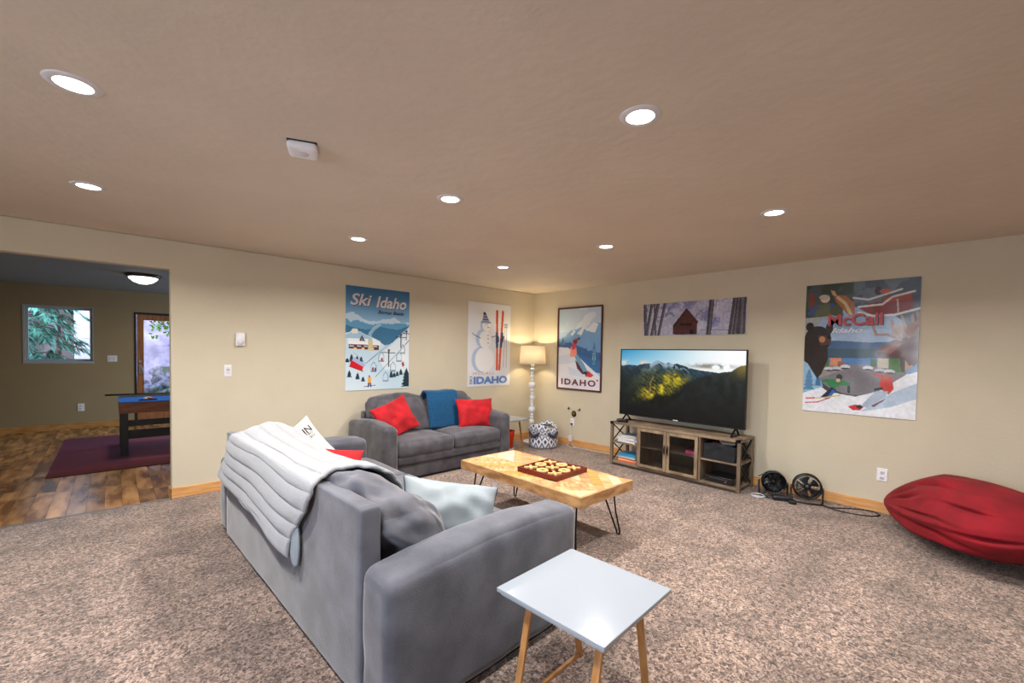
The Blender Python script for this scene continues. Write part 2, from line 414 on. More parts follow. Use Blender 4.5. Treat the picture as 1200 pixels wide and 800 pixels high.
# west window (behind the camera, lets the daylight in)
o = MB().box(XW-.1, XW+.02, -.6, 1.8, .94, .96).build('window_2', white); o['kind'] = 'structure'
f = MB().box(XW-.09, XW-.05, -.6, 1.8, .96, 1.0).box(XW-.09, XW-.05, -.6, 1.8, 2.11, 2.15).box(XW-.09, XW-.05, -.6, -.56, 1.0, 2.11).box(XW-.09, XW-.05, 1.76, 1.8, 1.0, 2.11).box(XW-.09, XW-.05, .58, .62, 1.0, 2.11)
f.build('frame', white, o)
# door in far wall
fir = mat('fir_door_wood', 'a86f42', .4, col2='8a5430', scale=5, stretch=(6, 6, .7), bump=.04)
d1 = MB().box(DX0, DX0+.035, Y2-.005, Y2+.12, 0, DZ).box(DX1-.035, DX1, Y2-.005, Y2+.12, 0, DZ).box(DX0+.035, DX1-.035, Y2-.005, Y2+.12, DZ-.035, DZ).build('door_1', mat('dark_jamb', '1d1916', .5)); d1['kind'] = 'structure'
dl = MB(); a, b2 = DX0+.04, DX1-.04
ya, yb = Y2+.01, Y2+.055
dl.box(a, a+.095, ya, yb, .02, DZ-.04).box(b2-.095, b2, ya, yb, .02, DZ-.04).box(a+.095, b2-.095, ya, yb, DZ-.14, DZ-.04).box(a+.095, b2-.095, ya, yb, .02, .5)
dl.build('leaf', fir, d1, bevel=.004)
MB().box(a+.095, b2-.095, ya+.02, ya+.026, .5, DZ-.14).build('pane', glass, d1)
hd = MB(); hx = a+.045
hd.box(hx-.02, hx+.02, ya-.012, ya, .92, 1.1).tube([(hx, ya, 1.07), (hx+.02, ya-.05, 1.06), (hx+.035, ya-.06, 1.0), (hx+.02, ya-.05, .93), (hx, ya, .92)], .008).lathe([(0, 0), (.022, 0), (.022, .02), (0, .02)], (hx, ya-.02, 1.16), 14, axis='y')
hd.build('handle', chrome, d1, smooth=False)

# ------------------------------------------------------------------ outdoors (seen through the side-room glazing)
gm = mat('lawn_grass', '6fae3a', .9, col2='3d7a22', scale=9)
struct('ground', MB().box(-8, 8, Y2+.16, 22, -.3, -.05), mat('garden_ground', '7b7f80', .95, col2='4f5c46', scale=1.5))
rw = MB().grid(lambda a, b: Vector((-.3+4.4*a, 14.2+.12*mnoise.noise(Vector((a*9, b*7, 0)))+.5*b, -.1+3.4*b)), 40, 30)
struct('wall_garden', rw, mat('stucco_lilac', 'c3bcd6', .9, col2='9a93b2', scale=4))
rockm = mat('pale_boulder_rock', 'b9b7c4', .9, col2='77758a', scale=5, bump=.6, bscale=9)
rk = None
for i, (x, y, z, s) in enumerate([(.62, 12.6, .05, .3), (1.0, 12.9, .1, .36), (1.4, 12.7, .05, .34), (.8, 13.2, .35, .3), (1.25, 13.3, .45, .3), (1.75, 13.1, .2, .38), (.45, 13.2, .15, .28), (.95, 12.3, -.05, .24), (1.6, 13.6, .6, .26)]):
    if rk is None:
        rk = softbox('boulder', .5, .45, .36, .26, rockm, None, n=8, wr=.25, wf=2.2, seed=4); o = rk
    else: o = rk.copy(); COL.objects.link(o)
    o.location = (x, y, z+.42); o.scale = (s*1.3,)*3; o.rotation_euler = (i*.7, i*.4, i*1.9)
    tag(o, 'pale grey boulder piled in the garden beyond the glass door', 'rock', 'boulders piled behind the glass door')
pk = thing('wooden_plank', (1.02, 12.25, 0), 'weathered plank leaning upright among the garden boulders', 'plank')
MB().beam((0, 0, -.05), (.2, .5, 1.4), .16, .035).beam((-.18, .35, .92), (.26, .3, .92), .05, .14).build('board', mat('weathered_wood', '8f9a8c', .9, n=.3, scale=6), pk)
# grass blades along the door foot
gb = MB()
for i in range(900):
    x = random.uniform(.3, 2.2); y = random.uniform(11.2, 12.3); h = random.uniform(.4, .62)*(.85+.5*(x-.4)); a = random.random()*6.3; l = random.uniform(-.12, .12)
    gb.add([(x-.012*math.cos(a), y-.012*math.sin(a), -.06), (x+.012*math.cos(a), y+.012*math.sin(a), -.06), (x+l, y+l*.4, h)], [(0, 1, 2)])
tag(gb.build('grass', gm), 'bright green grass and leaves growing outside the glass door', 'grass', kind='stuff')
# conifer outside the window: trunk, drooping sprays
def conifer(name, x, y, h, rad, lab, leafm, n, zlo=.2, tr=.07, seed=1, group=None):
    rnd = random.Random(seed)
    t = thing(name, (x, y, -.06), lab, 'tree', group=group)
    tb = MB(); tb.tube([(0, 0, 0), (.05, 0, h*.5), (0, 0, h)], [tr, tr*.7, tr*.2], 8)
    lf = MB()
    for i in range(n):
        z = zlo+(h-zlo)*i/n; L = rad*(1-.7*i/n)*rnd.uniform(.7, 1.15); a = rnd.random()*6.28
        d = Vector((math.cos(a), math.sin(a), 0)); pts = [Vector((0, 0, z))+d*L*k/5+Vector((0, 0, .18*math.sin(k/5*PI)-.22*(k/5)**2))*L for k in range(6)]
        tb.tube(pts, [.014, .012, .01, .007, .005, .003], 4)
        sd = d.cross(Vector((0, 0, 1)))
        for k in range(46):
            s = rnd.uniform(.2, 1)*5; j = min(int(s), 4); p = pts[j].lerp(pts[j+1], s-j); q = p+sd*rnd.uniform(-.3, .3)*L*.6+d*.12+Vector((0, 0, rnd.uniform(-.22, .02)))
            nn = (q-p).cross(Vector((0, 0, 1))).normalized()*.02
            m_ = p.lerp(q, .5)
            lf.add([p, m_+nn, q, m_-nn], [(0, 1, 2, 3)])
    tb.build('trunk', mat('dark_bark', '4b3c3c', .95), t); o = lf.build('foliage', leafm, t, merge=False); o['kind'] = 'stuff'
    return t
leaf_a = mat('spruce_needles', '6fc0aa', .8, col2='2f6a58', scale=3)
conifer('spruce_tree', -1.42, 13.0, 3.6, 1.5, 'blue-green spruce with sweeping branches outside the side-room window', leaf_a, 90, .5, .09, 2)
conifer('young_conifer', -1.0, 15.4, 3.2, .8, 'darker slim conifer behind the spruce outside the window', mat('dark_needles', '2f6a4a', .8, col2='16352a', scale=3), 34, .3, .06, 5)
bt = thing('leafy_shrub', (1.55, 12.9, .3), 'bright green leafy shrub overhanging the glass door view', 'shrub')
lf = MB()
for i in range(1300):
    a = random.random()*6.28; r_ = random.random()**.5; c = Vector((r_*math.cos(a)*.75-.2, r_*math.sin(a)*.5, random.gauss(2.0, .28))); n1 = Vector((random.gauss(0, 1), random.gauss(0, 1), random.gauss(0, 1))).normalized()*.05; n2 = n1.cross(Vector((.3, .5, .8))).normalized()*.03
    lf.add([c-n1, c+n2, c+n1, c-n2], [(0, 1, 2, 3)])
MB().tube([(0, 0, -.3), (-.25, .05, 1.0), (-.1, 0, 1.9)], [.07, .05, .03], 8).tube([(-.2, 0, .9), (.1, .05, 1.5), (.2, 0, 2.1)], [.04, .03, .02], 6).build('trunk', mat('maroon_bark', '7a3f4a', .9), bt)
o = lf.build('foliage', gm, bt, merge=False); o['kind'] = 'stuff'
hs_ = thing('neighbor_shed', (-.2, 16.6, -.05), 'pale shed with lap siding seen beyond the spruce', 'shed')
MB().box(-.55, 1.2, 0, 1.4, 0, 3.2).build('wall', mat('pale_siding', 'd8dbe6', .8), hs_)
MB().box(-.7, 1.35, -.15, 1.55, 3.2, 3.35).build('roof', mat('grey_roofing', '6e6a70', .9), hs_)
MB().box(-.4, -.05, -.02, 0, 1.7, 2.1).build('window', mat('pale_glazing', 'f0f2fa', .3), hs_)
fnc = thing('garden_fence', (-4, 18.3, -.05), 'dark board fence at the back of the garden', 'fence')
fb0 = None
for i in range(30):
    if fb0 is None: fb0 = MB().box(0, .283, 0, .03, 0, 2.6).build('board', mat('fence_board', '59585f', .9, n=.3, scale=4, rnd=.2), fnc); o = fb0
    else: o = fb0.copy(); COL.objects.link(o)
    o.location = (i*.285, 0, 0)
MB().box(0, 8.6, .03, .08, .5, .6).box(0, 8.6, .03, .08, 2.0, 2.1).build('rail', mat('fence_board', ''), fnc)

# ------------------------------------------------------------------ ceiling fixtures
emis = bpy.data.materials.new('led_disc'); emis.use_nodes = True; bb_ = emis.node_tree.nodes['Principled BSDF']
bb_.inputs['Base Color'].default_value = (.9, .9, .9, 1); bb_.inputs['Emission Color'].default_value = (1, .97, .92, 1); bb_.inputs['Emission Strength'].default_value = 9
trimm = mat('white_trim_ring', 'dcd9dc', .45)
pos = {}
labs = {(-.1, 3.83): 'recessed downlight above the side-room opening', (-.1, 2.39): 'recessed downlight at the upper left corner of the ceiling view', (1.635, 3.83): 'recessed downlight above the poster with the chairlift', (1.635, 2.39): 'recessed downlight nearest the ceiling detector, right of it',
        (3.375, 3.83): 'recessed downlight closest to the room corner with the floor lamp', (1.635, 1.0): 'largest recessed downlight, nearest the camera, top right of centre', (3.375, 1.0): 'recessed downlight in front of the large bear and moose poster', (3.375, 2.39): 'recessed downlight in front of the television wall, centre'}
proto = None
def downlight(x, y, lab):
    global proto
    if proto is None:
        t = thing('recessed_light', (x, y, HC), lab, 'ceiling light', group='recessed ceiling lights')
        MB().lathe([(.058, -.006), (.064, -.007), (.08, -.004), (.087, 0), (.087, .002)], n=40, cap=False).build('trim_ring', trimm, t, smooth=True)
        MB().lathe([(0, -.0045), (.03, -.0045), (.058, -.004)], n=40).build('diffuser', emis, t, smooth=True)
        proto = t
    else:
        t = copy_tree(proto); t.location = (x, y, HC); t['label'] = lab
    area('lamp_light', (x, y, HC-.012), .11, LAMP_W, (1, .96, .91), spread=155)
labs[(-.1, 1.0)] = 'recessed downlight over the camera, outside the view on the left'; labs[(3.375, -.4)] = 'recessed downlight beyond the right edge of the view near the bean bag'
for (x, y), lb in labs.items(): downlight(x, y, lb)
dt = thing('ceiling_detector', (.70, 2.30, HC), 'white square smoke and carbon monoxide detector on the ceiling', 'smoke detector', R(-22))
softbox('body', .068, .068, .02, .019, white, dt, (0, 0, -.02), n=10)
MB().lathe([(.0, -.0425), (.024, -.0425), (.027, -.0405)], n=24).build('button', mat('button_grey', 'd5d3da', .5), dt, smooth=True)
MB().box(-.035, .035, .0645, .069, -.014, -.008).build('vent', black, dt)
MB().box(-.066, .066, -.066, .066, -.003, 0).build('mounting_plate', black, dt)
# flush dome light of the side room
fd = thing('dome_ceiling_light', (.33, 7.98, HC), 'frosted dome ceiling light in the side room', 'ceiling light')
MB().lathe([(.2, 0), (.205, -.012), (.19, -.035), (.16, -.042)], n=36, cap=False).build('rim', mat('bronze_rim', '4c4038', .4, metal=.7), fd, smooth=True)
MB().lathe([(.165, -.03), (.155, -.06), (.11, -.1), (.05, -.125), (0, -.13)], n=36, cap=False).build('shade', mat('frosted_shade', 'fff3df', .5, emit=3.2), fd, smooth=True)
area('lamp_light', (.33, 7.98, HC-.15), .2, 14, (1, .86, .66))

# ------------------------------------------------------------------ wall plates
def plate(name, loc, axis, wd, ht, lab, cat, kind):
    rz = 0 if axis == 'y' else R(-90)
    t = thing(name, loc, lab, cat, rz)
    MB().box(-wd/2, wd/2, -.007, 0, -ht/2, ht/2).build('cover_plate', white, t, bevel=.003)
    dk = mat('slot_dark', '55555a', .6)
    if kind == 'outlet':
        for dz in (-.025, .025):
            r_ = softbox('socket', .017, .004, .015, .004, mat('socket_white', 'd8d8de', .5), t, (0, -.009, dz), n=4)
            MB().box(-.008, -.005, -.0145, -.0125, dz-.005, dz+.006).box(.005, .008, -.0145, -.0125, dz-.005, dz+.006).build('slot', dk, r_)
    elif kind == 'rocker':
        MB().box(-.017, .017, -.012, -.006, -.034, .034).build('rocker', mat('socket_white', ''), t, bevel=.002)
        MB().box(-.012, .012, -.0135, -.0118, .006, .013).build('indicator', dk, t)
    elif kind == 'double':
        for dx in (-.024, .024): MB().box(dx-.016, dx+.016, -.012, -.006, -.033, .033).build('rocker', mat('socket_white', ''), t, bevel=.002)
    return t
plate('wall_outlet', (XE, .585, .355), 'x', .078, .12, 'white duplex outlet low on the wall left of the red bean bag', 'outlet', 'outlet')
plate('wall_outlet', (XE, 4.30, .365), 'x', .072, .115, 'white outlet low on the wall right of the patterned basket', 'outlet', 'outlet')
plate('wall_outlet', (-.404, Y2, .364), 'y', .085, .13, 'white outlet under the side-room window', 'outlet', 'outlet')
plate('light_switch', (.862, YN, 1.21), 'y', .066, .118, 'white light switch below the thermostat', 'light switch', 'rocker')
plate('light_switch', (.002, Y2, 1.213), 'y', .13, .11, 'white double light switch left of the side-room glass door', 'light switch', 'double')
th = thing('thermostat', (.968, YN, 1.53), 'small white round-dial thermostat on the left wall', 'thermostat')
MB().box(-.039, .039, -.032, 0, -.066, .066).build('body', white, th, bevel=.006)
MB().lathe([(.0, -.045), (.024, -.045), (.028, -.032)], (0, 0, -.028), 24, axis='y').build('dial', mat('dial_grey', 'dcdce6', .3), th, smooth=True)

# ------------------------------------------------------------------ posters
gloss = mat('laminated_print', 'ffffff', .2, attr=True)
matte = mat('matte_print', 'ffffff', .45, attr=True)
def ink(c): return mat('ink_'+c, c, .45)
def poster(name, wall, a, z0, wd, ht, lab, P, m=gloss, wave=.004, seed=1):
    """a = start coordinate (x on the left wall, y of the picture's left edge on the right wall)"""
    t = thing(name, (a, YN-.003, z0) if wall == 'left' else (XE-.003, a, z0), lab, 'poster', 0 if wall == 'left' else R(-90))
    MB().box(0, wd, -.002, .002, 0, ht).build('backing', mat('poster_backing', 'dfe3e8', .4), t)
    q = P.mesh('print', wd, ht, m, t, wave, seed); q.location = (0, -.003, 0); return t
def TM(x, z, d=.0105): return Matrix.Translation((x, -d, z)) @ Matrix.Rotation(PI/2, 4, 'X')

# 1 chairlift poster
p = Paint(180, 268, '3f7fae')
p.grad(0, .34, '28628f', '8fb6d6')
p.ridge([(0, .27), (.1, .25), (.25, .30), (.45, .34), (.6, .31), (.75, .28), (.88, .33), (1, .31)], 'b9cfe0', '6fa0c0', .022, 3)
p.ridge([(0, .33), (.2, .32), (.4, .36), (.6, .35), (.8, .32), (1, .35)], '5d97bb', '4a86ad', .03, 7)
p.ridge([(0, .38), (.15, .40), (.3, .42), (.5, .38), (.75, .40), (1, .36)], '3c7196', '447ea3', .012, 9)
p.ridge([(0, .45), (.2, .43), (.45, .50), (.6, .56), (.72, .53), (.85, .44), (1, .36)], 'c7dcea', 'b5cfe0', .004, 11)
p.poly([(.5, .68), (1, .38), (1, .9), (.3, .95)], 'd9e6ef'); p.poly([(.88, .52), (1, .44), (1, .75), (.84, .68)], 'e9eff4', .7)
p.ridge([(0, .58), (.3, .60), (.45, .66), (.6, .80), (1, .84)], 'bcd5e6', 'd5e4ee', .004, 13)
p.poly([(.06, .44), (.13, .42), (.25, .45), (.52, .52), (.52, .555), (.04, .545), (.04, .5)], 'e6edf2')
p.poly([(.0, .47), (.13, .425), (.22, .43), (.4, .5), (.0, .5)], '9fc0d6')
p.poly([(.08, .43), (.11, .405), (.17, .405), (.19, .44), (.17, .45), (.1, .455)], 'e4dfcf')
p.poly([(.04, .53), (.52, .545), (.52, .56), (.04, .553)], 'eef2f4'); p.poly([(.05, .555), (.5, .56), (.5, .61), (.05, .595)], '6d3a38')
for x in (.09, .2, .3, .44): p.poly([(x-.03, .565), (x+.03, .566), (x+.03, .58), (x-.03, .58)], 'b7c8dc')
for x in (.14, .26, .4): p.poly([(x-.02, .585), (x+.02, .585), (x+.02, .605), (x-.02, .605)], 'e8c98e')
p.poly([(.2, .52), (.24, .465), (.29, .525)], '5a3a48'); p.poly([(.225, .515), (.24, .49), (.26, .52)], '8090b8')
p.poly([(.335, .5), (.4, .5), (.41, .62), (.33, .61)], 'cfc29a')
p.line([(.37, .5), (.36, .45), (.42, .40), (.5, .36), (.52, .34)], .05, 'a9c6da', .7)
for x, y, h in ((.03, .735, .05), (.09, .735, .09), (.17, .735, .07), (.23, .735, .065), (.06, .88, .08), (.18, .905, .08), (.26, .925, .06), (.7, .90, .09), (.75, .89, .06), (.8, .88, .06), (.86, .87, .075)): p.tree(x, y, h, .08, '1d3a4c')
p.tree(.955, .985, .2, .17, '1a3444'); p.tree(.955, 1.0, .12, .2, '1a3444')
p.line([(.3, .74), (.95, .40)], .008, '3b6a94'); p.line([(.45, .87), (1, .50)], .008, '3b6a94'); p.line([(.12, .63), (.3, .74), (.7, .5)], .004, '5f86a8')
for x, y, h in ((.66, .60, .17), (.86, .44, .14), (.95, .40, .1)): p.line([(x, y), (x, y+h)], .016, '22384a'); p.line([(x-.1*h/.17, y+.03), (x+.1*h/.17, y+.035)], .012, '22384a'); p.ell(x, y+.01, .02, .015, '6b4a58')
for x, y in ((.42, .80), (.54, .70), (.61, .90), (.73, .80), (.83, .70), (.89, .62)):
    s_ = 1 if y > .65 else .8
    p.line([(x-.04*s_, y-.04), (x-.04*s_, y+.02), (x+.04*s_, y+.02), (x+.04*s_, y-.04), (x, y-.075), (x-.04*s_, y-.04)], .009, '6f86a8')
    p.line([(x-.035, y+.012), (x+.035, y+.012)], .014, '8a9ab4')
p.ell(.41, .795, .014, .02, '993344'); p.ell(.445, .80, .014, .02, '2f5a80'); p.ell(.55, .70, .016, .018, 'a04848'); p.poly([(.87, .74), (.90, .72), (.92, .76), (.89, .78)], 'b03848')
p.poly([(.09, .70), (.27, .76), (.25, .81), (.06, .765)], 'cf1f2c'); p.poly([(.12, .675), (.27, .735), (.3, .755), (.27, .775), (.1, .71)], 'aab4dd'); p.line([(.06, .765), (.26, .815)], .012, '7c1a26')
p.ell(.355, .865, .013, .01, '3d4c78'); p.poly([(.335, .875), (.38, .875), (.385, .935), (.335, .935)], 'e6a63a'); p.line([(.345, .935), (.34, .965)], .022, '28426e'); p.line([(.372, .935), (.38, .965)], .022, '28426e'); p.line([(.27, .965), (.45, .955)], .01, '7e4458')
t = poster('ski_poster', 'left', 2.055, .945, .852, 1.272, 'blue vintage ski poster with chairlift, red chair and snowy lodge', p, seed=4)
sil = mat('ink_silver', 'd2cdd3', .4); dk = ink('1d3148')
for dd, mm in ((.0, dk), (.0012, sil)):
    off = .006 if mm is dk else 0
    text('Ski', .27, .145, mm, t, TM(.055+off, 1.04-off, .0105+dd), bold=.02, shear=.25)
    text('Idaho', .42, .145, mm, t, TM(.385+off, 1.03-off, .0105+dd), bold=.025, shear=.25)
text('Bogus Basin', .36, .062, ink('16202e'), t, TM(.41, .94), bold=.02, shear=.3)

# 2 snowman poster
p = Paint(150, 232, 'e3e4ea'); sh = 'b4c6e2'; sn = 'f0f0f1'
p.ell(.30, .68, .215, .155, sh); p.ell(.38, .68, .215, .15, sn); p.ell(.33, .43, .155, .115, sh); p.ell(.39, .44, .14, .105, sn); p.ell(.37, .27, .10, .075, sh); p.ell(.41, .275, .09, .07, sn)
p.poly([(.31, .235), (.345, .13), (.40, .13), (.49, .235)], '596384')
for k in range(3): p.line([(.325+.01*k, .215-.03*k), (.475-.025*k, .215-.03*k)], .012, 'aab2cc')
p.ell(.365, .13, .03, .018, '3f4866'); p.line([(.30, .235), (.5, .235)], .03, '8c95b2')
p.poly([(.43, .28), (.50, .295), (.44, .30)], 'd08a5a'); p.ell(.39, .262, .01, .007, '3a3f55'); p.ell(.44, .258, .01, .007, '3a3f55')
for y in (.39, .43, .48): p.ell(.455, y, .014, .008, '8b8d9e')
p.line([(.12, .385), (.28, .425)], .014, '55617a'); p.line([(.53, .41), (.64, .39)], .014, '55617a'); p.line([(.12, .385), (.09, .37)], .01, '55617a')
for x0, x1 in ((.66, .675), (.80, .73)):
    p.line([(x0, .09), (x0+.01*(x1-x0), .12), (x1, .80)], .052, 'cf5534'); p.line([(x0+.1*(x1-x0), .36), (x0+.55*(x1-x0), .52)], .06, '4a5372'); p.line([(x0+.1*(x1-x0)+.03, .40), (x0+.5*(x1-x0)+.03, .46)], .035, '39435f')
for x0 in (.86, .90): p.line([(x0, .25), (x0-.03 if x0 < .88 else x0, .78)], .012, '9aa2b2'); p.ell(x0, .26, .022, .025, '3d4352'); p.ell(x0, .26, .013, .016, 'e3e4ea')
t = poster('snowman_poster', 'left', 3.883, .918, .852, 1.277, 'white ski poster with snowman and crossed orange skis', p, seed=9)
text('MCCALL', .42, .042, ink('b98a84'), t, TM(.10, .175), space=1.4)
text('IDAHO', .68, .118, ink('5c84c4'), t, TM(.11, .032), bold=.05)
text('SKI', .118, .05, ink('5b5d70'), t, Matrix.Translation((.085, -.0105, .035)) @ Matrix.Rotation(PI/2, 4, 'X') @ Matrix.Rotation(PI/2, 4, 'Z'), bold=.01)

# 3 red framed snowboarder poster
p = Paint(150, 228, 'a9c3dc'); p.grad(0, .3, 'b4c8de', 'c3d4e4')
n = vnoise(150, 228, 3, 21, 4); p.put((n+.25*np.sin((p.V+p.U*.5)*28)*.5 > .58) & (p.V < .3), 'd8e2ec', .8)
p.ridge([(0, .38), (.15, .36), (.3, .28), (.45, .26), (.55, .24), (.7, .30), (.8, .2), (1, .2)], '7fa9d2', '5a8cc0', .012, 5, .7)
p.poly([(.45, .32), (.58, .24), (.62, .25), (.55, .34)], 'dde6ef'); p.poly([(.68, .27), (.82, .19), (.92, .21), (.85, .31), (.75, .30)], 'dfe7f0'); p.poly([(.3, .33), (.38, .27), (.42, .29), (.35, .34)], 'd5e1ec')
p.ridge([(0, .43), (.3, .43), (.45, .46), (.6, .5), (.75, .52), (1, .55)], '2f639c', '3c73ac', .02, 15, .78)
for x in np.linspace(.02, 1, 22): p.tree(float(x), .52+.14*float(x), .11+.03*math.sin(x*40), .07, '2c5c92')
p.tree(.84, .76, .34, .15, '2c6289'); p.tree(.84, .66, .2, .09, 'b5cfe0'); p.tree(.84, .74, .3, .08, '4d84a8'); p.tree(.12, .50, .15, .09, '33678f')
p.ridge([(0, .48), (.25, .49), (.5, .6), (.75, .72), (1, .83)], 'dde2ec', 'e6e6ee', .004, 25, .86)
p.poly([(.0, .6), (.3, .56), (.5, .66), (.3, .68), (0, .7)], 'c3cfe4', .6); p.poly([(.25, .72), (.5, .76), (.75, .86), (.3, .82)], 'c3cfe4', .5)
p.put(p.V > .84, 'e3e2ea')
p.poly([(.30, .50), (.36, .45), (.44, .48), (.46, .56), (.40, .60), (.30, .60)], 'e8907a'); p.poly([(.33, .45), (.39, .40), (.46, .42), (.42, .50), (.34, .52)], 'c8405a'); p.line([(.38, .41), (.50, .38)], .05, '9c3a3c'); p.ell(.42, .415, .045, .03, '6e3a34'); p.ell(.5, .375, .025, .012, '2a2a38')
p.poly([(.40, .59), (.47, .57), (.62, .68), (.72, .78), (.64, .80), (.5, .70)], '6c9dbd'); p.poly([(.42, .64), (.47, .66), (.64, .80), (.60, .81), (.47, .74)], '5b2638')
p.poly([(.62, .78), (.72, .76), (.84, .81), (.78, .84), (.66, .83)], 'cc3f44'); p.ell(.66, .79, .05, .018, '33293a')
p.put((p.U < .02) | (p.U > .98) | (p.V < .015) | (p.V > .985), '5e2a2a')
t = poster('snowboarder_poster', 'right', 4.622, .882, .845, 1.27, 'dark red framed poster of a snowboarder on a snowy slope', p, seed=12, m=matte, wave=.001)
mar = ink('6a2b35')
text('IDAHO', .67, .098, mar, t, TM(.085, .065), bold=.03, space=1.25); 
MB().lathe([(0, -.0112), (.014, -.0112), (.014, -.0095)], (.785, 0, .165), 14, axis='y').build('dot', mar, t)
fm = mat('maroon_frame', '5a2a26', .4)
f = MB(); w_, h_ = .845, 1.27; f.box(-.012, w_+.012, -.016, 0, -.012, .012).box(-.012, w_+.012, -.016, 0, h_-.012, h_+.012).box(-.012, .012, -.016, 0, .012, h_-.012).box(w_-.012, w_+.012, -.016, 0, .012, h_-.012); f.build('frame', fm, t, bevel=.002)

# 4 cabin panorama
p = Paint(260, 86, 'b4b3cc'); n = vnoise(260, 86, 6, 31, 5); m_ = vnoise(260, 86, 12, 44, 4)
p.put(n > .52, '9596bd'); p.put(n > .6, '8085b0', .8); p.put(m_ > .58, 'c6c6da', .7)
p.put((np.abs(np.sin(p.U*9+p.V*5+n*5)) < .12) & (p.V < .6), '6f74a4', .7)
p.ridge([(0, .55), (.1, .5), (.2, .62), (.35, .75), (.6, .78), (1, .8)], 'b9b9cc', 'a9aac2', .02, 8); p.line([(.6, .86), (.9, .87)], .008, '8488a8')
for x0, x1, w_ in ((.02, .04, .035), (.10, .045, .03), (.17, .10, .035), (.125, .15, .022), (.245, .175, .03), (.70, .675, .045), (.91, .87, .05), (.96, .955, .07), (.93, .90, .03)):
    p.line([(x0, -.05), (x1, 1.05)], w_, '4a4650'); p.line([(x0+.006, -.05), (x1+.006, 1.05)], w_*.3, '6e6a76')
p.poly([(.33, .72), (.45, .24), (.47, .22), (.57, .62), (.57, .98), (.33, .97)], '55302f'); p.poly([(.33, .70), (.465, .20), (.475, .23), (.345, .77), (.33, .98)], '3a2428')
p.poly([(.47, .22), (.58, .62), (.57, .68), (.465, .28)], '4a2c2e'); p.poly([(.40, .64), (.52, .64), (.52, .72), (.40, .72)], '2c1e24'); p.poly([(.50, .82), (.54, .82), (.54, .98), (.50, .98)], '281c20')
for x in (.35, .38, .41, .44, .47, .50, .53, .56): p.line([(x, .4), (x, .97)], .003, '44282a', .6)
p.noise(.15, 60, 5)
poster('cabin_panorama', 'right', 3.11, 1.695, 1.30, .42, 'wide glossy panorama of a dark cabin among snowy trees above the television', p, wave=.012, seed=15)

# 5 large bear and moose poster
p = Paint(230, 340, '4a5358')
n = vnoise(230, 340, 8, 61, 4)
p.put(n > .5, '39463f'); p.poly([(.45, 0), (1, 0), (1, .34), (.45, .28)], '4b5866'); p.put((n > .52) & (p.U > .45) & (p.V < .3), '64727f', .8)
p.poly([(0, .26), (.4, .24), (.3, .4), (0, .45)], '9aa0a0')
p.put(((p.U-.5)/.48)**2+((p.V-.52)/.33)**2 < 1, '8fa7c8')                     # oval scene
ov = ((p.U-.5)/.48)**2+((p.V-.52)/.33)**2 < 1
def inov(pts, c): p.put(p.inside(pts) & ov, c)
p.put(ov & (p.V > .36), '9db4d4'); inov([(0, .46), (.3, .44), (.6, .455), (1, .45), (1, .6), (0, .6)], '42618a'); inov([(0, .50), (1, .505), (1, .6), (0, .6)], '3b5468'); inov([(0, .575), (1, .57), (1, .64), (0, .64)], '4d79b4')
inov([(0, .63), (.45, .62), (.6, .62), (1, .63), (1, .86), (0, .86)], '77747c'); inov([(.1, .66), (.42, .63), (.38, .67), (.1, .75)], '8e8a88')
for x, y, w_, h_, c in ((.26, .575, .1, .06, 'c98766'), (.2, .59, .05, .05, '4c6a3a'), (.68, .57, .09, .07, 'b9b2a4'), (.62, .58, .05, .05, '51703e'), (.77, .57, .12, .1, '4f7440'), (.88, .57, .08, .08, 'b29078'), (.33, .60, .06, .04, '8a5a46')):
    inov([(x, y), (x+w_, y), (x+w_, y+h_), (x, y+h_)], c)
for x, y, c in ((.25, .66, 'c5c9d2'), (.32, .655, 'b8bcc8'), (.4, .64, 'c8ccd6'), (.6, .645, 'd2d6e0'), (.70, .66, 'b2b8c6'), (.78, .665, 'c9ced8')): p.ell(x, y, .045, .016, c); p.ell(x, y+.012, .04, .006, '3c3c46')
# fisherman, fish, boat
p.ell(.19, .115, .045, .03, 'd5c6b2'); p.ell(.18, .10, .05, .018, 'b9b4a6'); p.poly([(.1, .16), (.24, .15), (.27, .24), (.1, .25)], '5a6347'); p.line([(.26, .17), (.34, .24)], .05, '40518e'); p.line([(.1, .18), (.05, .22)], .05, '3c4f88'); p.ell(.06, .12, .03, .06, '7a4236'); p.ell(.3, .21, .06, .04, '4a5238')
p.poly([(.25, .05), (.30, .09), (.38, .10), (.46, .16), (.47, .24), (.42, .26), (.36, .20), (.29, .14)], 'a2663c'); p.line([(.31, .11), (.38, .16), (.43, .24)], .03, 'cbb489'); p.poly([(.24, .05), (.28, .06), (.3, .1), (.26, .09)], 'c29a72')
p.poly([(.5, .20), (.6, .165), (.95, .15), (.95, .24), (.62, .26)], '7c2423'); p.poly([(.7, .13), (.93, .10), (.93, .15), (.72, .17)], '9c4634'); p.line([(.5, .19), (.7, .18), (.78, .13), (.95, .10)], .02, 'd9d6d8'); p.line([(.5, .23), (.62, .26), (.8, .26), (1, .22)], .022, 'dadde2'); p.ell(.66, .08, .03, .03, '3a2c33'); p.ell(.72, .085, .05, .014, 'b65a48'); p.line([(.45, .12), (.58, .14), (.72, .11), (.85, .08)], .02, 'c9ccd2'); p.line([(.82, .15), (.83, .24)], .012, 'bdbcc0')
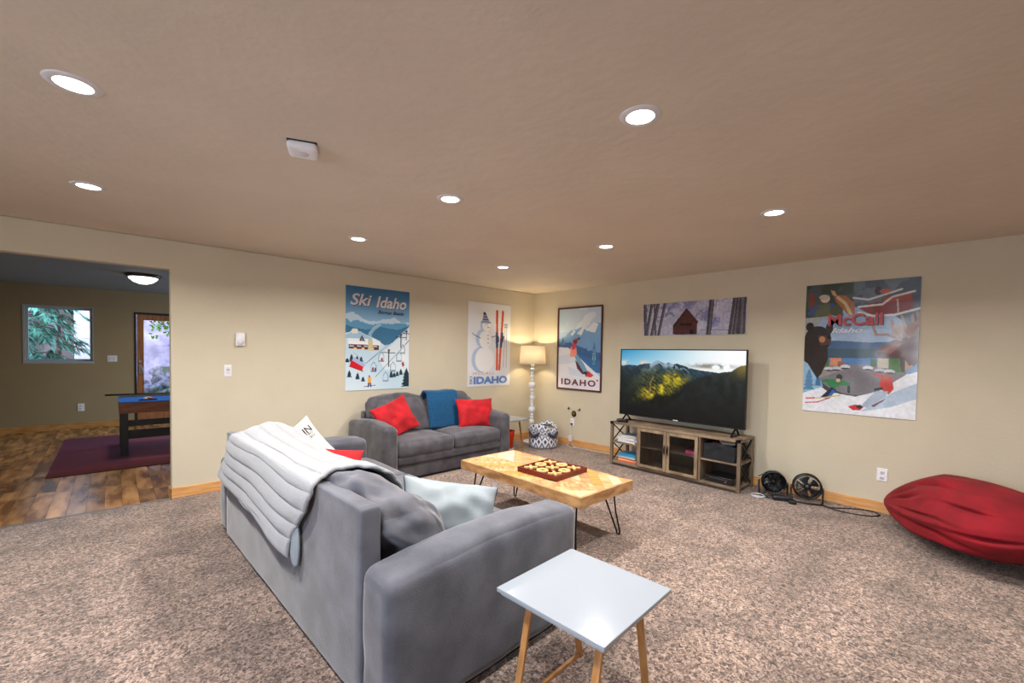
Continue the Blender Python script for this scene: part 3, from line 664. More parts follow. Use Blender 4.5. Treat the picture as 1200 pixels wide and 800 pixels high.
# snow
p.ridge([(0, .70), (.1, .76), (.25, .84), (.5, .86), (.7, .81), (.85, .72), (1, .63)], 'dfe4ee', 'e3e6ee', .004, 19)
p.poly([(0, .60), (.08, .63), (.16, .72), (.2, .80), (0, .86)], '8db4d2'); p.tree(.06, .86, .2, .12, '5683aa'); p.tree(.15, .81, .1, .08, '3d6c98'); p.poly([(.9, .66), (1, .60), (1, .66), (.93, .68)], '6b8db6')
p.poly([(.55, .97), (.8, .82), (1, .74), (1, .85), (.8, .92)], '9fb6cf', .8)
# bear
p.ell(.13, .43, .13, .105, '2a2626'); p.ell(.05, .33, .04, .035, '26201f'); p.ell(.24, .345, .035, .045, '302b29'); p.poly([(0, .44), (.22, .45), (.24, .58), (.18, .70), (.14, .74), (.04, .62), (0, .6)], '2e2524'); p.poly([(.13, .40), (.25, .40), (.26, .47), (.16, .48)], '4a3c37'); p.ell(.175, .43, .03, .025, 'b57a58'); p.ell(.24, .41, .018, .014, '1c1718')
# moose
p.poly([(.66, .555), (.68, .50), (.78, .445), (.88, .42), (1, .40), (1, .60), (.93, .62), (.9, .58), (.8, .56), (.72, .575)], '5e3a38'); p.poly([(.70, .52), (.8, .47), (.88, .46), (.78, .54)], '8a5c54'); p.ell(.69, .54, .02, .016, '33201f'); p.poly([(.86, .56), (.9, .56), (.9, .67), (.87, .66)], '3d2526')
for pts in ([(.86, .44), (.75, .40), (.66, .40), (.63, .34)], [(.86, .43), (.8, .36), (.78, .30)], [(.88, .42), (.88, .33), (.86, .27)], [(.9, .41), (.95, .33), (.94, .27)], [(.92, .42), (1, .36), (1, .30)], [(.92, .40), (.99, .30), (.98, .25)]): p.line(pts, .024, '9b8176')
p.ell(.83, .37, .05, .045, 'b09a8e', .8); p.ell(.94, .37, .05, .05, '8a6454', .8)
# skier and boarder
p.poly([(.22, .74), (.34, .73), (.45, .76), (.44, .79), (.36, .78), (.30, .82), (.24, .78)], '2f7a4c'); p.line([(.2, .755), (.27, .745)], .03, '2f7a4c'); p.ell(.35, .72, .028, .022, '26333f'); p.ell(.34, .745, .02, .014, 'd9a68a'); p.poly([(.28, .80), (.33, .82), (.24, .89), (.17, .89)], '1e2c4a'); p.line([(.30, .83), (.26, .88)], .03, '3a64b8'); p.line([(.04, .90), (.22, .885), (.36, .86)], .013, 'c9b950'); p.line([(.03, .935), (.15, .925), (.25, .89)], .012, 'b9434e'); p.line([(.04, .90), (.12, .893)], .015, 'c63c48'); p.line([(.44, .79), (.44, .83)], .024, '222a38')
p.poly([(.72, .69), (.80, .70), (.82, .79), (.78, .83), (.72, .80), (.70, .76)], 'c23a34'); p.line([(.75, .70), (.66, .69)], .03, 'b63a34'); p.ell(.76, .70, .028, .02, 'a0522e'); p.line([(.72, .79), (.67, .80)], .03, '1f222b'); p.poly([(.68, .81), (.78, .81), (.75, .85), (.60, .94), (.56, .92), (.62, .86)], '9fb0c6'); p.poly([(.64, .92), (.76, .86), (.74, .88), (.66, .93)], '6b2030'); p.poly([(.44, .94), (.50, .92), (.58, .93), (.55, .96), (.48, .965)], 'c9353c'); p.ell(.54, .935, .03, .014, '2a2c34')
p.noise(.08, 40, 8)
t = poster('wildlife_poster', 'right', 1.24, .893, .866, 1.285, 'large glossy resort poster with bear, moose and skiers around a town view', p, wave=.008, seed=22)
blk = ink('1c2636')
for dd, mm, off in ((0, blk, .007), (.0012, ink('b23a3a'), 0)):
    text('McCall', .42, .115, mm, t, TM(.195+off, .865-off, .0150+dd), bold=.025)
text('Idaho', .245, .05, ink('d8dae2'), t, TM(.225, .795, .0150), bold=.02, shear=.4)

# ------------------------------------------------------------------ sofas
def wrinkle(p, u): return p
def sofa(name, loc, rz, W, D, lab, m, arm_w=.22, arm_h=.62, back_h=.80, nseat=2, seat_d=.62, group=None, cush=None, nose=0.0):
    t = thing(name, loc, lab, 'sofa', rz, group)
    # local: x along the length, y from front (0) to back (D)
    MB().box(.04, W-.04, .08, D-.04, .0, .04).build('plinth', mat('sofa_plinth', '0d0d0f', .9), t)
    softbox('base', W/2-.02, D/2-.04, .135, .022, m, t, (W/2, D/2+.02, .155), n=14, wr=.006, wf=3)
    softbox('front_rail', (W-2*arm_w)/2, .03, .045, .028, m, t, (W/2, .045, .235), n=12, wr=.004, wf=4, seed=3)
    # back panel, between the arms, flush with the rear
    softbox('back_panel', (W-2*arm_w)/2+.005, .046, (back_h-.025)/2, .016, m, t, (W/2, D-.046, (back_h+.025)/2), n=22, puff=(0, .006, 0), wr=.007, wf=3, seed=5)
    for i, x in enumerate((arm_w/2, W-arm_w/2)):
        def df(p, u, i=i):
            k = (p.y+D/2)/D                                     # 0 front, 1 back
            k = min(1, max(0, k)); h = min(1, max(0, (p.z+.05)/.25))
            return (p.x*(1+.05*math.sin(PI*k)), p.y, p.z+h*(.03*math.sin(PI*k)-.02*k))
        softbox('arm', arm_w/2, D/2, (arm_h-.025)/2, .05, m, t, (x, D/2, (arm_h+.025)/2), n=30, puff=(.010, .006, .022), wr=.008, wf=4, seed=7+i, deform=df)
    sw = (W-2*arm_w)/nseat
    for k in range(nseat):
        softbox('seat_cushion', sw/2+.002, .36, .088, .05, m, t, (arm_w+sw*(k+.5), .36+.0, .355), n=20, puff=(.0, .012, .03), wr=.012, wf=5, seed=11+k)
    return t, sw
# big sofa: local x -> world +y, local y -> world -x
bs, sw = sofa('large_sofa', (1.86, 1.455, 0), R(92.2), 2.66, 1.14, 'large grey velvet sofa in front, seen from behind, draped with white blanket', grey, arm_w=.225, arm_h=.61, back_h=.81, nseat=3)
for k in range(3):
    def df(p, u, k=k):
        top = max(0, u[2]); y = p.y+(-.13*p.z/.24)*-1            # lean back
        x = p.x*(1+.05*top); z = p.z
        if abs(u[0]) > .5: z -= .02*abs(u[0])
        return (x, y+.02*math.sin(p.x*9), z)
    softbox('back_cushion', sw/2+(.01 if k == 0 else 0), (.16, .13, .13)[k], (.225, .205, .205)[k], .10, grey, bs, (.225+sw*(k+.5), (.84, .85, .86)[k], (.566, .52, .60)[k]), n=40, puff=(.02, .05, .05), wr=.036, wf=6.5, seed=20+k, deform=df)
ls, sw2 = sofa('loveseat', (2.085, 4.19, 0), R(1.5), 1.84, .93, 'two-seat charcoal grey velvet loveseat against the left wall', grey2, arm_w=.17, arm_h=.62, back_h=.70, nseat=2)
for k in range(2):
    def df(p, u, k=k):
        return (p.x*(1.03 if u[2] > 0 else 1), p.y+.10*p.z/.24, p.z-(.03*abs(u[0])**3 if u[2] > 0 else 0))
    softbox('back_cushion', sw2/2-.002, .12, .225, .09, grey2, ls, (.17+sw2*(k+.5), .66, .655), n=30, puff=(.02, .05, .03), wr=.028, wf=5, seed=30+k, deform=df)

# ------------------------------------------------------------------ blanket on the large sofa (world coordinates)
def blanket():
    path = [(.64, .385), (.640, .47), (.641, .60), (.643, .74), (.652, .80), (.70, .835), (.78, .872), (.87, .890), (.95, .870), (1.03, .825), (1.10, .75), (1.15, .66)]
    seg = [0]
    for a, b in zip(path, path[1:]): seg.append(seg[-1]+math.hypot(b[0]-a[0], b[1]-a[1]))
    L = seg[-1]
    def P(s):
        for i in range(len(seg)-1):
            if s <= seg[i+1] or i == len(seg)-2:
                k = (s-seg[i])/(seg[i+1]-seg[i]); a, b = path[i], path[i+1]; return a[0]+(b[0]-a[0])*k, a[1]+(b[1]-a[1])*k, (b[0]-a[0], b[1]-a[1])
    def fn(a, b):
        s = a*L; x, z, d = P(s); dl = math.hypot(*d); nx, nz = -d[1]/dl, d[0]/dl
        y0 = 2.08+.27*max(0, 1-s/.42)**1.1+.03*math.sin(s*14); y1 = 3.52+.36*max(0, 1-s/.46)+.015*math.sin(s*20)
        y = y0+(y1-y0)*b
        ch = abs(math.sin(PI*(s+.012*math.sin(b*9))/.098))**.45
        edge = min(1, 12*b, 12*(1-b))
        o = .004+.022*ch*(.35+.65*edge)+.006*mnoise.noise(Vector((s*7, y*5, 2)))
        x += .05*(y-3)*-.9*.045/.045*0
        x += -(y-2.8)*.0385                                  # follows the sofa's slight turn
        hem = .03*mnoise.noise(Vector((y*2.2, 0, 5)))*(s < .05)
        zz = z+nz*o+hem
        if s < .5: zz += (.08*(y-2.2)/1.6)*(1-s/.5)            # far hem hangs a little higher
        zz -= max(0, min(1, (s-.42)/.22))*(.035*(1-b)+.065*math.sin(PI*b))
        return Vector((x+nx*o, y, zz))
    mb = MB(); mb.grid(fn, 170, 70)
    o = mb.build('fleece', fleece, None, smooth=True, solid=.016)
    return o
bl = thing('throw_blanket', (.9, 2.8, .95), 'white channel-quilted fleece blanket over the back of the large sofa', 'blanket')
o = blanket(); o.parent = bl; o.matrix_parent_inverse = Matrix.Translation((-.9, -2.8, -.95))
# satin lining showing where the near edge turns under
lin_ = MB().grid(lambda a, b: Vector((.672-.012*math.sin(b*PI)-.006, 2.36-.11*b-.02*math.sin(a*5), .395+.33*a+.02*math.sin(b*PI*2)*(1-a)-.02*b)), 24, 10)
o = lin_.build('lining', satin, bl, smooth=True, solid=.012); o.matrix_parent_inverse = Matrix.Translation((-.9, -2.8, -.95))
o['label'] = 'shiny white satin lining folded under the near edge'

# ------------------------------------------------------------------ pillows
def pillow(name, loc, rot, wd, ht, th, m, lab, group=None, seed=1, ear=.08, wr=.014, back=None):
    t = thing(name, loc, lab, 'pillow', rot=rot, group=group)
    o = pillow_mesh(wd, ht, th, m, t, 'cover', wr, seed, ear=ear, back=back)
    return t
def aim(nrm, roll):
    """euler whose local -Y points along nrm, then rolled about it"""
    y = -Vector(nrm).normalized(); x = y.cross(Vector((0, 0, 1))).normalized(); z = x.cross(y)
    M = Matrix((x, y, z)).transposed(); return (M @ Matrix.Rotation(roll, 3, 'Y')).to_euler()
pillow('throw_pillow', (2.42, 4.60, .655), aim((-.1, -1, .38), R(-22)), .47, .43, .14, red, 'bright red pillow tilted on the left seat of the loveseat', seed=2, wr=.03, ear=.10)
tag(bpy.data.objects['throw_pillow'], group=None)
pillow('throw_pillow', (3.57, 4.56, .625), aim((-.1, -1, .35), R(2)), .58, .40, .17, red, 'bright red pillow on the right seat of the loveseat beside the blue throw', seed=5, wr=.03, ear=.10)
pw = pillow('throw_pillow', (1.39, 2.0, .545), aim((-.30, -.80, .60), R(13)), .56, .34, .24, satin, 'pale satin pillow with navy edge at the near end of the large sofa', seed=8, ear=.10, wr=.03)
pp = []
for k in range(64):
    t_ = k/64*4; s_ = int(t_); f_ = (t_-s_)*2-1; u, v = [(f_, -1), (1, f_), (-f_, 1), (-1, -f_)][s_]
    pp.append((.28*u*(1-.10*(1-v*v)*abs(u)), .006, .17*v*(1-.10*(1-u*u)*abs(v))))
MB().tube(pp, .006, 6, closed=True).build('piping', navy, pw, smooth=True)
cot = mat('white_cotton', 'e6e5e0', .8, bump=.1)
pc = pillow('throw_pillow', (1.13, 3.74, .60), aim((-.25, -1, .20), R(-37)), .42, .42, .12, cot, 'white pillow with black printed words at the far end of the large sofa', seed=11)
ik = ink('20222a')
for wd_, h_, x_, z_, s_ in (('THE', .07, -.02, .115, .022), ('CABIN', .20, -.07, .045, .055), ('IS CALLING', .19, -.07, .026, .02), ('& I MUST GO', .19, -.07, -.003, .02)):
    q = text(wd_, h_, s_, ik, pc, Matrix.Translation((x_+.04, -.0, z_+.045)) @ Matrix.Rotation(PI/2, 4, 'X'), bold=.02)
    me = q.data; co = np.zeros(len(me.vertices)*3); me.vertices.foreach_get('co', co)
    q.location.y = -.064
pillow('throw_pillow', (1.24, 3.38, .50), aim((-.3, -.6, .6), R(8)), .42, .40, .12, red, 'red pillow mostly hidden behind the white blanket on the large sofa', seed=14)

# blue throw hanging over the loveseat back
def bt_fn(a, b):
    path = [(.78, .52), (.76, .72), (.72, .86), (.66, .925), (.575, .915), (.53, .80), (.505, .62), (.49, .462)]
    s = a*(len(path)-1); i = min(int(s), len(path)-2); k = s-i; y = path[i][0]*(1-k)+path[i+1][0]*k; z = path[i][1]*(1-k)+path[i+1][1]*k
    x = 2.93+.47*b-.03*(1-b)*0
    return Vector((x, 4.19+y-.005+.006*math.sin(b*7+a*3), z+.004*math.sin(b*11)))
bth = thing('blue_throw', (3.15, 4.85, .92), 'deep blue knitted throw folded over the loveseat back', 'blanket')
o = MB().grid(bt_fn, 42, 16).build('knit', blue, bth, smooth=True, solid=.02); o.matrix_parent_inverse = Matrix.Translation((-3.15, -4.85, -.92))

# ------------------------------------------------------------------ coffee table
mangos = [mat('mango_wood_'+c, c, .42, col2=c2, scale=4, stretch=(1.2, 9, 1), rnd=.16, bump=.08, bscale=40, detail=6) for c, c2 in (('e6c79c', 'cda06a'), ('dcb584', 'b98550'), ('ead3b2', 'd3ad7e'), ('cf9a55', 'b37b35'), ('d8a878', 'a8754a'))]
mango_e = mat('mango_wood_edge', 'c79d6c', .45, col2='94683f', scale=3, stretch=(2, 2, 6), bump=.1, bscale=30)
CX0, CX1, CY0, CY1, CZ = 2.345, 3.005, 1.825, 3.20, .45
ct = thing('coffee_table', ((CX0+CX1)/2, (CY0+CY1)/2, 0), 'chevron-topped light wood coffee table on black hairpin legs', 'table', R(.4))
hw, hl = (CX1-CX0)/2, (CY1-CY0)/2; e_ = .022
MB().box(-hw, hw, -hl, hl, CZ-.075, CZ-.012).build('slab', mango_e, ct, bevel=.002)
fm_ = MB().box(-hw, hw, -hl, -hl+e_, CZ-.012, CZ).box(-hw, hw, hl-e_, hl, CZ-.012, CZ).box(-hw, -hw+e_, -hl+e_, hl-e_, CZ-.012, CZ).box(hw-e_, hw, -hl+e_, hl-e_, CZ-.012, CZ)
fm_.build('border', mango_e, ct)
def clip_poly(poly, a, b, c):          # keep a*x+b*y<=c
    out = []
    for i in range(len(poly)):
        p, q = poly[i], poly[(i+1) % len(poly)]; fp, fq = a*p[0]+b*p[1]-c, a*q[0]+b*q[1]-c
        if fp <= 0: out.append(p)
        if (fp < 0) != (fq < 0) and fp != fq: k = fp/(fp-fq); out.append((p[0]+(q[0]-p[0])*k, p[1]+(q[1]-p[1])*k))
    return out
ihw, ihl = hw-e_-.001, hl-e_-.001
for side in (-1, 1):                    # two mirrored fields meeting on the long centre line
    x0, x1 = (-ihw, -.001) if side < 0 else (.001, ihw)
    pwid = .078
    for k in range(-12, 30):
        # diagonal strip: y - side*x between k*p and (k+1)*p
        a = k*pwid*1.414-ihl-.1; b = a+pwid*1.414-.002
        poly = [(x0, -ihl), (x1, -ihl), (x1, ihl), (x0, ihl)]
        poly = clip_poly(poly, -side*1.0, 1, b); 
        if len(poly) > 2: poly = clip_poly(poly, side*1.0, -1, -a)
        if len(poly) > 2:
            cx = sum(q[0] for q in poly)/len(poly); cy = sum(q[1] for q in poly)/len(poly)
            ang = R(45)*(-side)
            M = Matrix.Rotation(-ang, 4, 'Z') @ Matrix.Translation((-cx, -cy, 0))
            lp = [tuple((M @ Vector((q[0], q[1], 0)))[:2]) for q in poly]
            mb = MB().prism(lp, -.012, random.choice((0, -.0006, .0004))); o = mb.build('plank', random.choice(mangos), ct, merge=False)
            o.location = (cx, cy, CZ); o.rotation_euler = (0, 0, ang)
for sx in (-1, 1):
    for sy in (-1, 1):
        tx, ty = sx*(hw-.10), sy*(hl-.16)
        a = Vector((tx-sx*.0, ty+sy*.05, CZ-.075)); b = Vector((tx+sx*.0, ty-sy*.07, CZ-.075)); fx, fy = tx+sx*.05, ty+sy*.07
        pts = [a, a.lerp(Vector((fx, fy, .0)), .5), Vector((fx, fy+sy*.016, .03)), Vector((fx, fy+sy*.010, .009)), Vector((fx, fy, .006)), Vector((fx, fy-sy*.010, .009)), Vector((fx, fy-sy*.016, .03)), b.lerp(Vector((fx, fy, .0)), .5), b]
        lg = MB().tube(pts, .0068, 8).box(tx-.02, tx+.02, ty-.085, ty+.065, CZ-.079, CZ-.075); lg.build('leg', blackm, ct, smooth=False)
# noughts and crosses board
ttw = mat('mahogany_red', '6c1f14', .35, n=.25, scale=20, stretch=(1, 6, 1)); well = mat('dark_well', '35110c', .5); pcw = mat('light_game_wood', 'e9b673', .4, n=.1, scale=20)
tt = thing('game_board', (2.70, 2.40, CZ), 'red-brown wooden noughts and crosses board on the coffee table', 'board game', R(3))
hb = .205
MB().box(-hb, hb, -hb, hb, 0, .026).build('tray', well, tt)
f = MB().box(-hb-.002, hb+.002, -hb-.002, -hb+.014, 0, .041).box(-hb-.002, hb+.002, hb-.014, hb+.002, 0, .041).box(-hb-.002, -hb+.014, -hb+.014, hb-.014, 0, .041).box(hb-.014, hb+.002, -hb+.014, hb-.014, 0, .041)
f.build('rim', ttw, tt, bevel=.003)
cell = (2*hb-.028)/3
f = MB()
for k in (-.5, .5): f.box(k*cell-.004, k*cell+.004, -hb+.014, hb-.014, .026, .036).box(-hb+.014, hb-.014, k*cell-.004, k*cell+.004, .026, .0355)
f.build('divider', ttw, tt)
rx = ro = None
for i in (-1, 0, 1):
    for j in (-1, 0, 1):
        x, y = 2.70+i*cell*math.cos(R(3))-j*cell*math.sin(R(3)), 2.40+i*cell*math.sin(R(3))+j*cell*math.cos(R(3))
        where = {(-1, -1): 'near left corner', (-1, 0): 'left edge', (-1, 1): 'far left corner', (0, -1): 'near edge', (0, 0): 'centre', (0, 1): 'far edge', (1, -1): 'near right corner', (1, 0): 'right edge', (1, 1): 'far right corner'}[(i, j)]
        where = {'near left corner': 'corner nearest the camera', 'left edge': 'front left edge', 'far left corner': 'leftmost corner', 'near edge': 'front right edge', 'centre': 'centre', 'far edge': 'back left edge', 'near right corner': 'rightmost corner', 'right edge': 'back right edge', 'far right corner': 'corner farthest from the camera'}[where]
        if (i+j) % 2 == 0:
            if rx is None:
                L = .056; rx = MB().beam((-L, 0, .008), (L, 0, .008), .021, .016).beam((0, -L, .008), (0, L, .008), .021, .0156).build('wooden_cross', pcw, None, bevel=.003); o = rx
            else: o = rx.copy(); COL.objects.link(o)
            tag(o, 'light wood cross at the %s of the game board' % where, 'game piece', 'crosses on the game board'); o.rotation_euler = (0, 0, R(48+random.uniform(-6, 6)))
            o.rotation_euler[2] += 0
        else:
            if ro is None:
                ro = MB().lathe([(.027, .001), (.048, .001), (.051, .008), (.048, .016), (.028, .016), (.025, .008), (.027, .001)], n=28).build('wooden_ring', pcw, None, smooth=True); o = ro
            else: o = ro.copy(); COL.objects.link(o)
            tag(o, 'light wood ring at the %s of the game board' % where, 'game piece', 'rings on the game board')
        o.location = (x, y, CZ+.0265)

# ------------------------------------------------------------------ side tables
bam = mat('bamboo_leg', 'c8935a', .5, col2='a8713d', scale=6, stretch=(4, 4, .7))
stop_m = mat('white_glass_top', '9da5af', .12, coat=.6)
def side_table(loc, h, half, lab, rz=0, legm=bam):
    t = thing('side_table', loc, lab, 'side table', rz)
    MB().box(-half, half, -half, half, h-.018, h).build('tabletop', stop_m, t, bevel=.003)
    MB().box(-half+.012, half-.012, -half+.012, half-.012, h-.030, h-.018).build('underside', mat('underside_grey', 'a9b4bc', .5), t)
    q = half-.085
    for sx in (-1, 1):
        for sy in (-1, 1):
            mb = MB(); mb.beam((sx*q*.78, sy*q, h-.03), (sx*(half-.03), sy*q*1.0, .0), .03, .014)
            mb.build('leg', legm, t, bevel=.002)
    for sy in (-1, 1): MB().box(-half+.03, half-.03, sy*q-.007, sy*q+.007, 0, .016).build('foot_rail', legm, t)
    return t
side_table((1.417, 1.071, 0), .48, .255, 'square white side table with bamboo legs in the foreground', R(3))
side_table((4.245, 4.715, 0), .48, .25, 'square white side table between the loveseat and floor lamp', R(0))
# orange bin under far side table
ob = thing('orange_bucket', (4.27, 4.70, 0), 'small orange plastic bin under the far side table', 'bin')
MB().lathe([(.085, .02), (.09, .02), (.115, .285), (.118, .29), (.111, .29), (.083, .03), (0, .03)], n=28).build('bucket', mat('orange_plastic', 'e8441c', .4), ob, smooth=True)
MB().lathe([(.094, 0.018), (.1, .022), (.098, .035), (.09, .035), (.088, .018)], n=28).build('base_ring', white, ob, smooth=True)

# ------------------------------------------------------------------ floor lamp
fl = thing('floor_lamp', (4.965, 4.88, 0), 'white turned-bead floor lamp with drum shade in the corner', 'floor lamp')
lw = mat('lamp_white', 'e4e6ec', .3)
MB().lathe([(.13, 0), (.135, .012), (.125, .025), (.05, .05), (.03, .07)], n=32).build('base', lw, fl, smooth=True)
z = .07; sizes = [.034, .026, .040, .026, .048, .030, .026, .062, .030, .026, .044, .030, .034, .062, .028, .034, .028, .042, .034]
prof = [(.014, z)]
tot = sum(s*1.25 for s in sizes); k_ = (1.27-.07)/tot
for s_ in sizes:
    h_ = s_*1.25*k_; rr = s_*.92
    for q in range(7):
        a = PI*q/6; prof.append((.013+(rr-.013)*math.sin(a), z+h_*(1-math.cos(a))/2))
    z += h_
prof += [(.008, z+.01), (.008, z+.2)]
MB().lathe(prof, n=22).build('pole', lw, fl, smooth=True)
shm = bpy.data.materials.new('linen_shade'); shm.use_nodes = True; tt_ = shm.node_tree; pb = tt_.nodes['Principled BSDF']
pb.inputs['Base Color'].default_value = (.86, .82, .74, 1); pb.inputs['Roughness'].default_value = .9
trn = tt_.nodes.new('ShaderNodeBsdfTranslucent'); trn.inputs['Color'].default_value = (.95, .88, .74, 1); mx = tt_.nodes.new('ShaderNodeMixShader'); mx.inputs[0].default_value = .55
tt_.links.new(pb.outputs[0], mx.inputs[1]); tt_.links.new(trn.outputs[0], mx.inputs[2]); tt_.links.new(mx.outputs[0], tt_.nodes['Material Output'].inputs[0])
MB().lathe([(.215, 1.262), (.192, 1.552), (.190, 1.552), (.213, 1.262), (.215, 1.262)], n=48).build('lamp_shade', shm, fl, smooth=True)
MB().lathe([(0, 1.40), (.02, 1.405), (.03, 1.44), (.02, 1.475), (0, 1.48)], n=16).build('bulb', mat('bulb_glow', 'ffe2b0', .5, emit=14), fl, smooth=True)
MB().tube([(-.19, 0, 1.53), (.19, 0, 1.53)], .003, 6).tube([(0, -.19, 1.53), (0, .19, 1.53)], .003, 6).tube([(0, 0, 1.47), (0, 0, 1.53)], .004, 6).build('spider', blackm, fl)
pl_ = bpy.data.lights.new('bulb_light', 'POINT'); pl_.energy = 30; pl_.color = (1, .80, .50); pl_.shadow_soft_size = .04
po = bpy.data.objects.new('bulb_light', pl_); COL.objects.link(po); po.location = (4.965, 4.88, 1.44+.02)

# ------------------------------------------------------------------ patterned basket
def ikat():
    m = bpy.data.materials.new('navy_ikat_fabric'); m.use_nodes = True; t = m.node_tree; b = t.nodes['Principled BSDF']; b.inputs['Roughness'].default_value = .9
    uv = t.nodes.new('ShaderNodeUVMap'); ck = t.nodes.new('ShaderNodeTexChecker'); ck.inputs['Scale'].default_value = 2
    mp = t.nodes.new('ShaderNodeMapping'); mp.inputs['Rotation'].default_value = (0, 0, R(45)); mp.inputs['Scale'].default_value = (9, 9, 9)
    ck.inputs['Color1'].default_value = (*lin('d9dbe6'), 1); ck.inputs['Color2'].default_value = (*lin('4e5468'), 1)
    vo = t.nodes.new('ShaderNodeTexVoronoi'); vo.distance = 'MANHATTAN'; vo.inputs['Scale'].default_value = 1; vo.inputs['Randomness'].default_value = 0
    mpa = t.nodes.new('ShaderNodeMapping'); mpa.inputs['Scale'].default_value = (14, 4.6, 1)
    t.links.new(uv.outputs[0], mpa.inputs['Vector']); t.links.new(mpa.outputs[0], vo.inputs['Vector'])
    r = t.nodes.new('ShaderNodeValToRGB'); e = r.color_ramp.elements; r.color_ramp.interpolation = 'CONSTANT'
    e[0].color = (*lin('3f4458'), 1); e[1].position = .22; e[1].color = (*lin('dcdee8'), 1); k = e.new(.52); k.color = (*lin('5f6478'), 1); k = e.new(.72); k.color = (*lin('cfd2de'), 1)
    t.links.new(vo.outputs['Distance'], r.inputs['Fac']); t.links.new(r.outputs[0], b.inputs['Base Color']); return m
bk = thing('fabric_basket', (4.87, 4.53, 0), 'slouchy patterned fabric basket in front of the floor lamp', 'basket')
prof = [(.19, .0), (.215, .02), (.222, .12), (.20, .19), (.215, .235), (.225, .27), (.215, .33), (.20, .335), (.18, .30)]
mb = MB(); nseg = 40
def bkf(a, b):
    i = b*(len(prof)-1); k = min(int(i), len(prof)-2); f = i-k; r_ = prof[k][0]*(1-f)+prof[k+1][0]*f; z_ = prof[k][1]*(1-f)+prof[k+1][1]*f
    t_ = a*2*PI; nn = mnoise.noise(Vector((math.cos(t_)*2, math.sin(t_)*2, z_*6))); r_ *= 1+.09*nn*min(1, z_*6); z_ += .035*math.sin(t_*2+1)*(z_/.33)**2+.02*nn*(z_/.33)
    return Vector((r_*math.cos(t_), r_*math.sin(t_), max(0, z_)))
mb.grid(bkf, 60, 32)
o = mb.build('bag', ikat(), bk, smooth=True, merge=False)
uvl = o.data.uv_layers.new(name='UVMap'); nv = 33
uvs = []
for l in o.data.loops:
    vi = l.vertex_index; uvs += [(vi//nv)/60, (vi % nv)/32*.9]
# seam column shares no vertices (merge off), so the uv stays continuous
uvl.data.foreach_set('uv', uvs)
MB().lathe([(0, .27), (.14, .285), (.19, .30)], n=24).build('contents', mat('cream_cloth', 'c9c4b4', .9, n=.1), bk, smooth=True)
for s_ in (-1, 1):
    a0 = R(225+s_*42)
    pts = [(.222*math.cos(a0+s_*q*.14), .222*math.sin(a0+s_*q*.14), .245-.055*math.sin(PI*(q+3)/6)) for q in range(-3, 4)]
    MB().tube([(x*1.04, y*1.04, z) for x, y, z in pts], [.016, .022, .026, .028, .026, .022, .016], 8).build('handle', mat('dark_strap', '3e3f48', .9), bk, smooth=True)
# white cable and adapter by the outlet, cable hole and hooks
ad = thing('power_adapter', (XE-.04, 4.30, .07), 'white power adapter and cable under the outlet beside the basket', 'adapter')
MB().box(-.02, .02, -.03, .03, 0, .09).build('body', mat('pinkish_white', 'dfd6dc', .5), ad, bevel=.006)
MB().box(.005, .028, -.014, .014, .255, .285).build('plug', black, ad, bevel=.003)
MB().tube([(.015, 0, .26), (0, .02, .2), (.0, .0, .09)], .003, 6).tube([(0, -.02, .0), (-.04, -.1, -.065), (-.02, -.3, -.066), (.0, -.7, -.066), (-.0, -1.05, -.066)], .004, 6).tube([(0, 0, 0), (-.06, .02, -.06), (-.1, -.1, -.066), (-.03, -.2, -.064)], .003, 6).build('cable', white, ad, smooth=True)
ch = thing('cable_port', (XE, 4.275, .50), 'dark round cable hole in the right wall above the outlet', 'cable port')
MB().lathe([(.03, -.004), (.045, -.006), (.05, 0)], (0, 0, 0), 20, axis='x').build('ring', mat('dull_black', '22221f', .6), ch, smooth=True)
MB().lathe([(0, -.02), (.025, -.03), (.032, 0)], (0, 0, 0), 16, axis='x').build('plug', mat('brass_dull', '6b5c3a', .4, metal=.6), ch, smooth=True)
for nm, yy, zz in (('wall_hook', 4.375, .575), ('wall_hook', 4.16, .575)):
    hk = thing(nm, (XE, yy, zz), 'small metal hook %s of the cable hole on the right wall' % ('left' if yy > 4.2 else 'right'), 'hook')
    MB().box(-.006, 0, -.01, .01, -.02, .02).tube([(0, 0, .0), (-.03, 0, -.005), (-.035, 0, .012)], .004, 6).tube([(-.02, 0, 0), (-.012, (4.275-yy)*.5, -.02 if yy < 4.2 else .0)], .002, 5).build('body', blackm, hk)

# ------------------------------------------------------------------ TV stand (origin at centre; local axes = world)
oak = mat('weathered_grey_oak', '94806a', .6, col2='6b5a49', scale=5, stretch=(1.5, 1, 1), n=.3, bump=.15, bscale=30, detail=6)
oak_v = mat('weathered_oak_upright', '84715c', .6, col2='5e4f40', scale=5, stretch=(3, 3, .6), bump=.15, bscale=30, detail=6)
X0, X1, Y0_, Y1_, ZT = 4.80, 5.205, 1.66, 3.265, .562
tv = thing('media_console', ((X0+X1)/2, (Y0_+Y1_)/2, 0), 'weathered oak media console with glass doors and X-braced ends', 'tv stand')
hx, hy = (X1-X0)/2, (Y1_-Y0_)/2
MB().box(-hx, hx, -hy, hy, ZT-.028, ZT).build('tabletop', oak, tv, bevel=.003)
MB().box(-hx+.01, hx-.01, -hy+.02, hy-.02, .03, .052).build('bottom_shelf', oak, tv)
ps = .034
for sx in (-1, 1):
    for sy in (-1, 1):
        x = sx*(hx-ps/2-.001); y = sy*(hy-ps/2-.001); MB().box(x-ps/2, x+ps/2, y-ps/2, y+ps/2, 0, ZT-.028).build('post', oak_v, tv, bevel=.002)
f = MB().box(-hx+.002, -hx+.02, -hy+ps, hy-ps, .01, .03)
f.build('skirt', mat('console_dark_wood', '3c332b', .7), tv)  # darker brown strip below the bottom shelf
